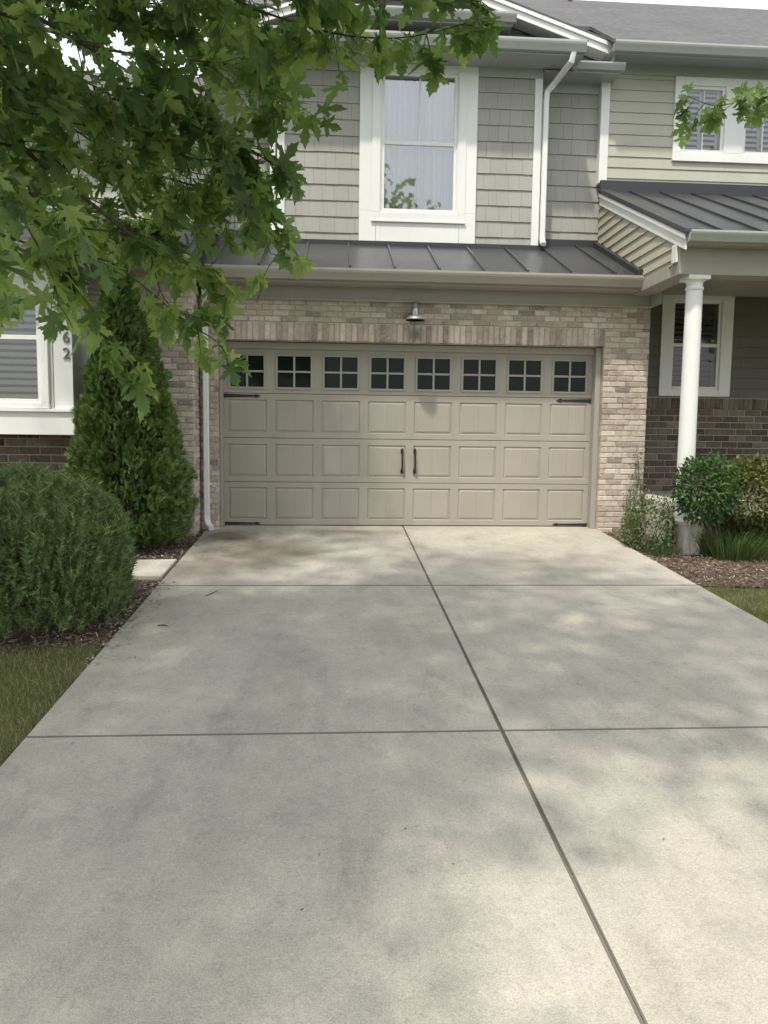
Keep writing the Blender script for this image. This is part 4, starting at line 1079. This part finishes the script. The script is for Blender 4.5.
# limbs from the trunk to where each bough enters the view
def limb(*pts): mp.br.tube([tuple(p) for p in pts], list(np.linspace(.022, .009, len(pts))), 8)
BOUGHS = [
 # u,v,depth waypoints of the boughs  (world points through at())
 ([(60,-110,3.3),(160,-45,3.5),(240,2,3.7),(300,24,3.8),(350,36,3.9),(410,37,4.0),(470,22,4.1)], .011, .003, .17, .05, (4,6)),
 ([(150,-90,3.2),(260,-30,3.5),(340,-8,3.7),(420,2,3.9),(470,0,4.0)], .010, .003, .14, .06, (3,5)),
 ([(-90,-20,3.0),(20,20,3.3),(110,50,3.6),(190,60,3.9),(245,70,4.1),(280,105,4.3)], .014, .003, .28, .045, (4,7)),
 ([(-100,60,3.1),(40,85,3.5),(140,105,3.9),(220,130,4.2),(258,155,4.4),(280,168,4.5)], .013, .003, .26, .045, (4,7)),
 ([(-100,120,3.3),(30,150,3.7),(120,165,4.1),(200,188,4.3),(245,205,4.4),(275,225,4.5),(281,250,4.5)], .012, .003, .24, .05, (4,7)),
 ([(-120,190,3.3),(10,215,3.6),(80,228,3.9),(140,235,4.1),(190,255,4.2),(215,275,4.2),(232,292,4.2)], .011, .003, .17, .06, (3,6)),
 ([(-60,215,3.4),(50,250,3.6),(110,262,3.8),(160,300,4.0),(190,325,4.1),(212,338,4.15),(224,350,4.15)], .009, .003, .12, .085, (2,4)),
 ([(40,225,3.5),(75,285,3.7),(100,320,3.8),(120,350,3.9),(140,375,3.95)], .007, .002, .13, .065, (3,5)),
 ([(20,215,3.4),(40,250,3.5),(55,285,3.5),(58,310,3.5)], .006, .002, .10, .08, (2,4)),
 ([(-60,200,2.7),(-25,230,2.7),(-6,270,2.7),(-8,300,2.7)], .006, .002, .09, .06, (2,4)),
 ([(-90,-60,3.4),(0,-10,4.0),(80,0,4.5),(170,5,4.8),(240,20,5.0),(285,40,5.0)], .013, .003, .30, .05, (4,7)),
 ([(-90,0,4.0),(0,60,4.5),(90,140,4.8),(180,170,5.0),(250,180,5.1)], .012, .003, .30, .05, (4,7)),
 ([(-90,40,4.4),(-10,110,4.8),(60,180,5.0),(130,215,5.1),(190,225,5.1)], .012, .003, .28, .05, (4,7)),
 ([(-60,150,3.0),(0,180,3.2),(45,200,3.3),(70,225,3.3)], .008, .003, .16, .06, (3,6)),
 ([(110,60,3.9),(190,110,4.0),(230,150,4.0),(245,190,4.0),(245,220,4.0)], .007, .003, .17, .06, (3,6)),
 ([(-120,0,4.0),(-20,40,4.3),(60,70,4.6),(140,110,4.8),(210,150,5.0),(260,200,5.1)], .010, .003, .30, .05, (4,7)),
 ([(-120,90,4.6),(-20,150,4.9),(60,200,5.2),(120,225,5.3),(170,235,5.3)], .010, .003, .28, .05, (4,7)),
 ([(-80,-80,3.9),(60,-50,4.2),(150,-20,4.4),(225,30,4.6),(265,70,4.8)], .010, .003, .28, .05, (4,7)),
 ([(-60,90,3.6),(60,120,3.8),(130,135,4.0),(200,160,4.2),(240,150,4.3)], .010, .003, .26, .05, (4,7)),
 ([(0,-40,4.2),(90,-10,4.4),(200,-5,4.6),(290,0,4.8),(350,15,4.9)], .010, .003, .22, .05, (4,7)),
 ([(150,250,4.1),(160,290,4.2),(175,310,4.2),(200,318,4.2)], .006, .002, .10, .07, (3,5)),
]
for q, r0, r1, spd, stp, nl in BOUGHS:
    P = path(*q); limb(hub2 if q[0][1] < 60 else hub, (Vector(P[0])+hub2)/2+Vector((0,0,.25)), P[0])
    mp.young = .42 if q[-1][1] > 240 else .07  # low boughs take more of the leaves coloured as sunlit
    mp.bough(P, r0*.7, r1*.8, spd*.86, stp*1.2, .55, (.078,.168), nl)
# upper crown, out of the view: clumps above a sloping underside
rr = np.random.default_rng(21)
k = 0
while k < 235:
    p = rr.normal(size=3); p = p/np.linalg.norm(p)*rr.random()**.4
    c = np.array([-2.6, -6.9, 5.3]) + p*np.array([4.3, 4.2, 2.4])
    if c[2] < 1.9+.60*max(c[1]+10.2, 0)+.25 or c[2] < 2.9 or c[2] > 6.8 or (c[1] < -8.9 and c[0] > -1.7): continue
    mp.clump(c, 42, (.42,.42,.26)); k += 1
for _ in range(95):  # unseen extra clumps added to shade the left of the garage door
    c = np.array([-4.0, -2.7, 7.6]) + rr.normal(size=3)*np.array([.75, .8, .6])
    if c[2] > 6.6: mp.clump(c, 42, (.4,.4,.26))
for _ in range(36):  # unseen extra clumps added to shade the near left driveway
    c = np.array([-2.9, -9.3, 4.7]) + rr.normal(size=3)*np.array([.8, .75, .5])
    if c[2] > 3.6 and c[0] < -1.9: mp.clump(c, 42, (.4,.4,.24))
mp.br.tube([(TX+.4,TY+.1,4), (-3.5,-8.4,4.6), (-2.7,-9.6,4.9)], [.05,.03,.01], 6)
mp.br.tube([(TX+.4,TY+.1,5), (-4.1,-5,6.6), (-4.0,-2.6,7.7)], [.05,.03,.01], 6)
for _ in range(22):
    q = rr.uniform(0, 6.28); e = np.array([-2.6+3.2*math.cos(q), -6.9+3.0*math.sin(q), rr.uniform(5.5, 8)])
    mp.br.tube([(TX+.25,TY+.1,rr.uniform(3.4,6)), tuple((e+np.array([TX,TY,5]))/2+np.array([0,0,.5])), tuple(e)], [.05,.03,.008], 6)
mp.build(MT)

QX, QY = 6.6, -5.2
MR = thing('maple_tree', (QX, QY, gz(QY)-.04), 'maple tree out at right whose one leafy twig crosses the upstairs double window', 'tree')
mq = Maple(9)
trunk(MR, [(QX,QY,gz(QY)-.15),(QX,QY,gz(QY)+.1),(QX,QY,1.2),(QX-.05,QY,3.0),(QX-.1,QY,5.5),(QX-.1,QY,7.2)], [.18,.13,.11,.09,.05,.02])
P = path((900,80,5.6),(830,90,5.5),(780,95,5.4),(745,100,5.3),(715,106,5.25),(688,96,5.2))
mq.br.tube([(QX-.05,QY,2.9), tuple((Vector(P[0])+Vector((QX,QY,3.2)))/2), tuple(P[0])], [.03,.02,.010], 6)
mq.bough(P, .009, .002, .15, .055, .5, (.07,.125), (4,7))
rr = np.random.default_rng(4)
for _ in range(60):
    p = rr.normal(size=3); p = p/np.linalg.norm(p)*rr.random()**.4; c = np.array([QX+.6, QY, 5.4])+p*np.array([1.9, 2.2, 2.0])
    mq.clump(c, 40, (.35,.35,.24))
mq.build(MR)
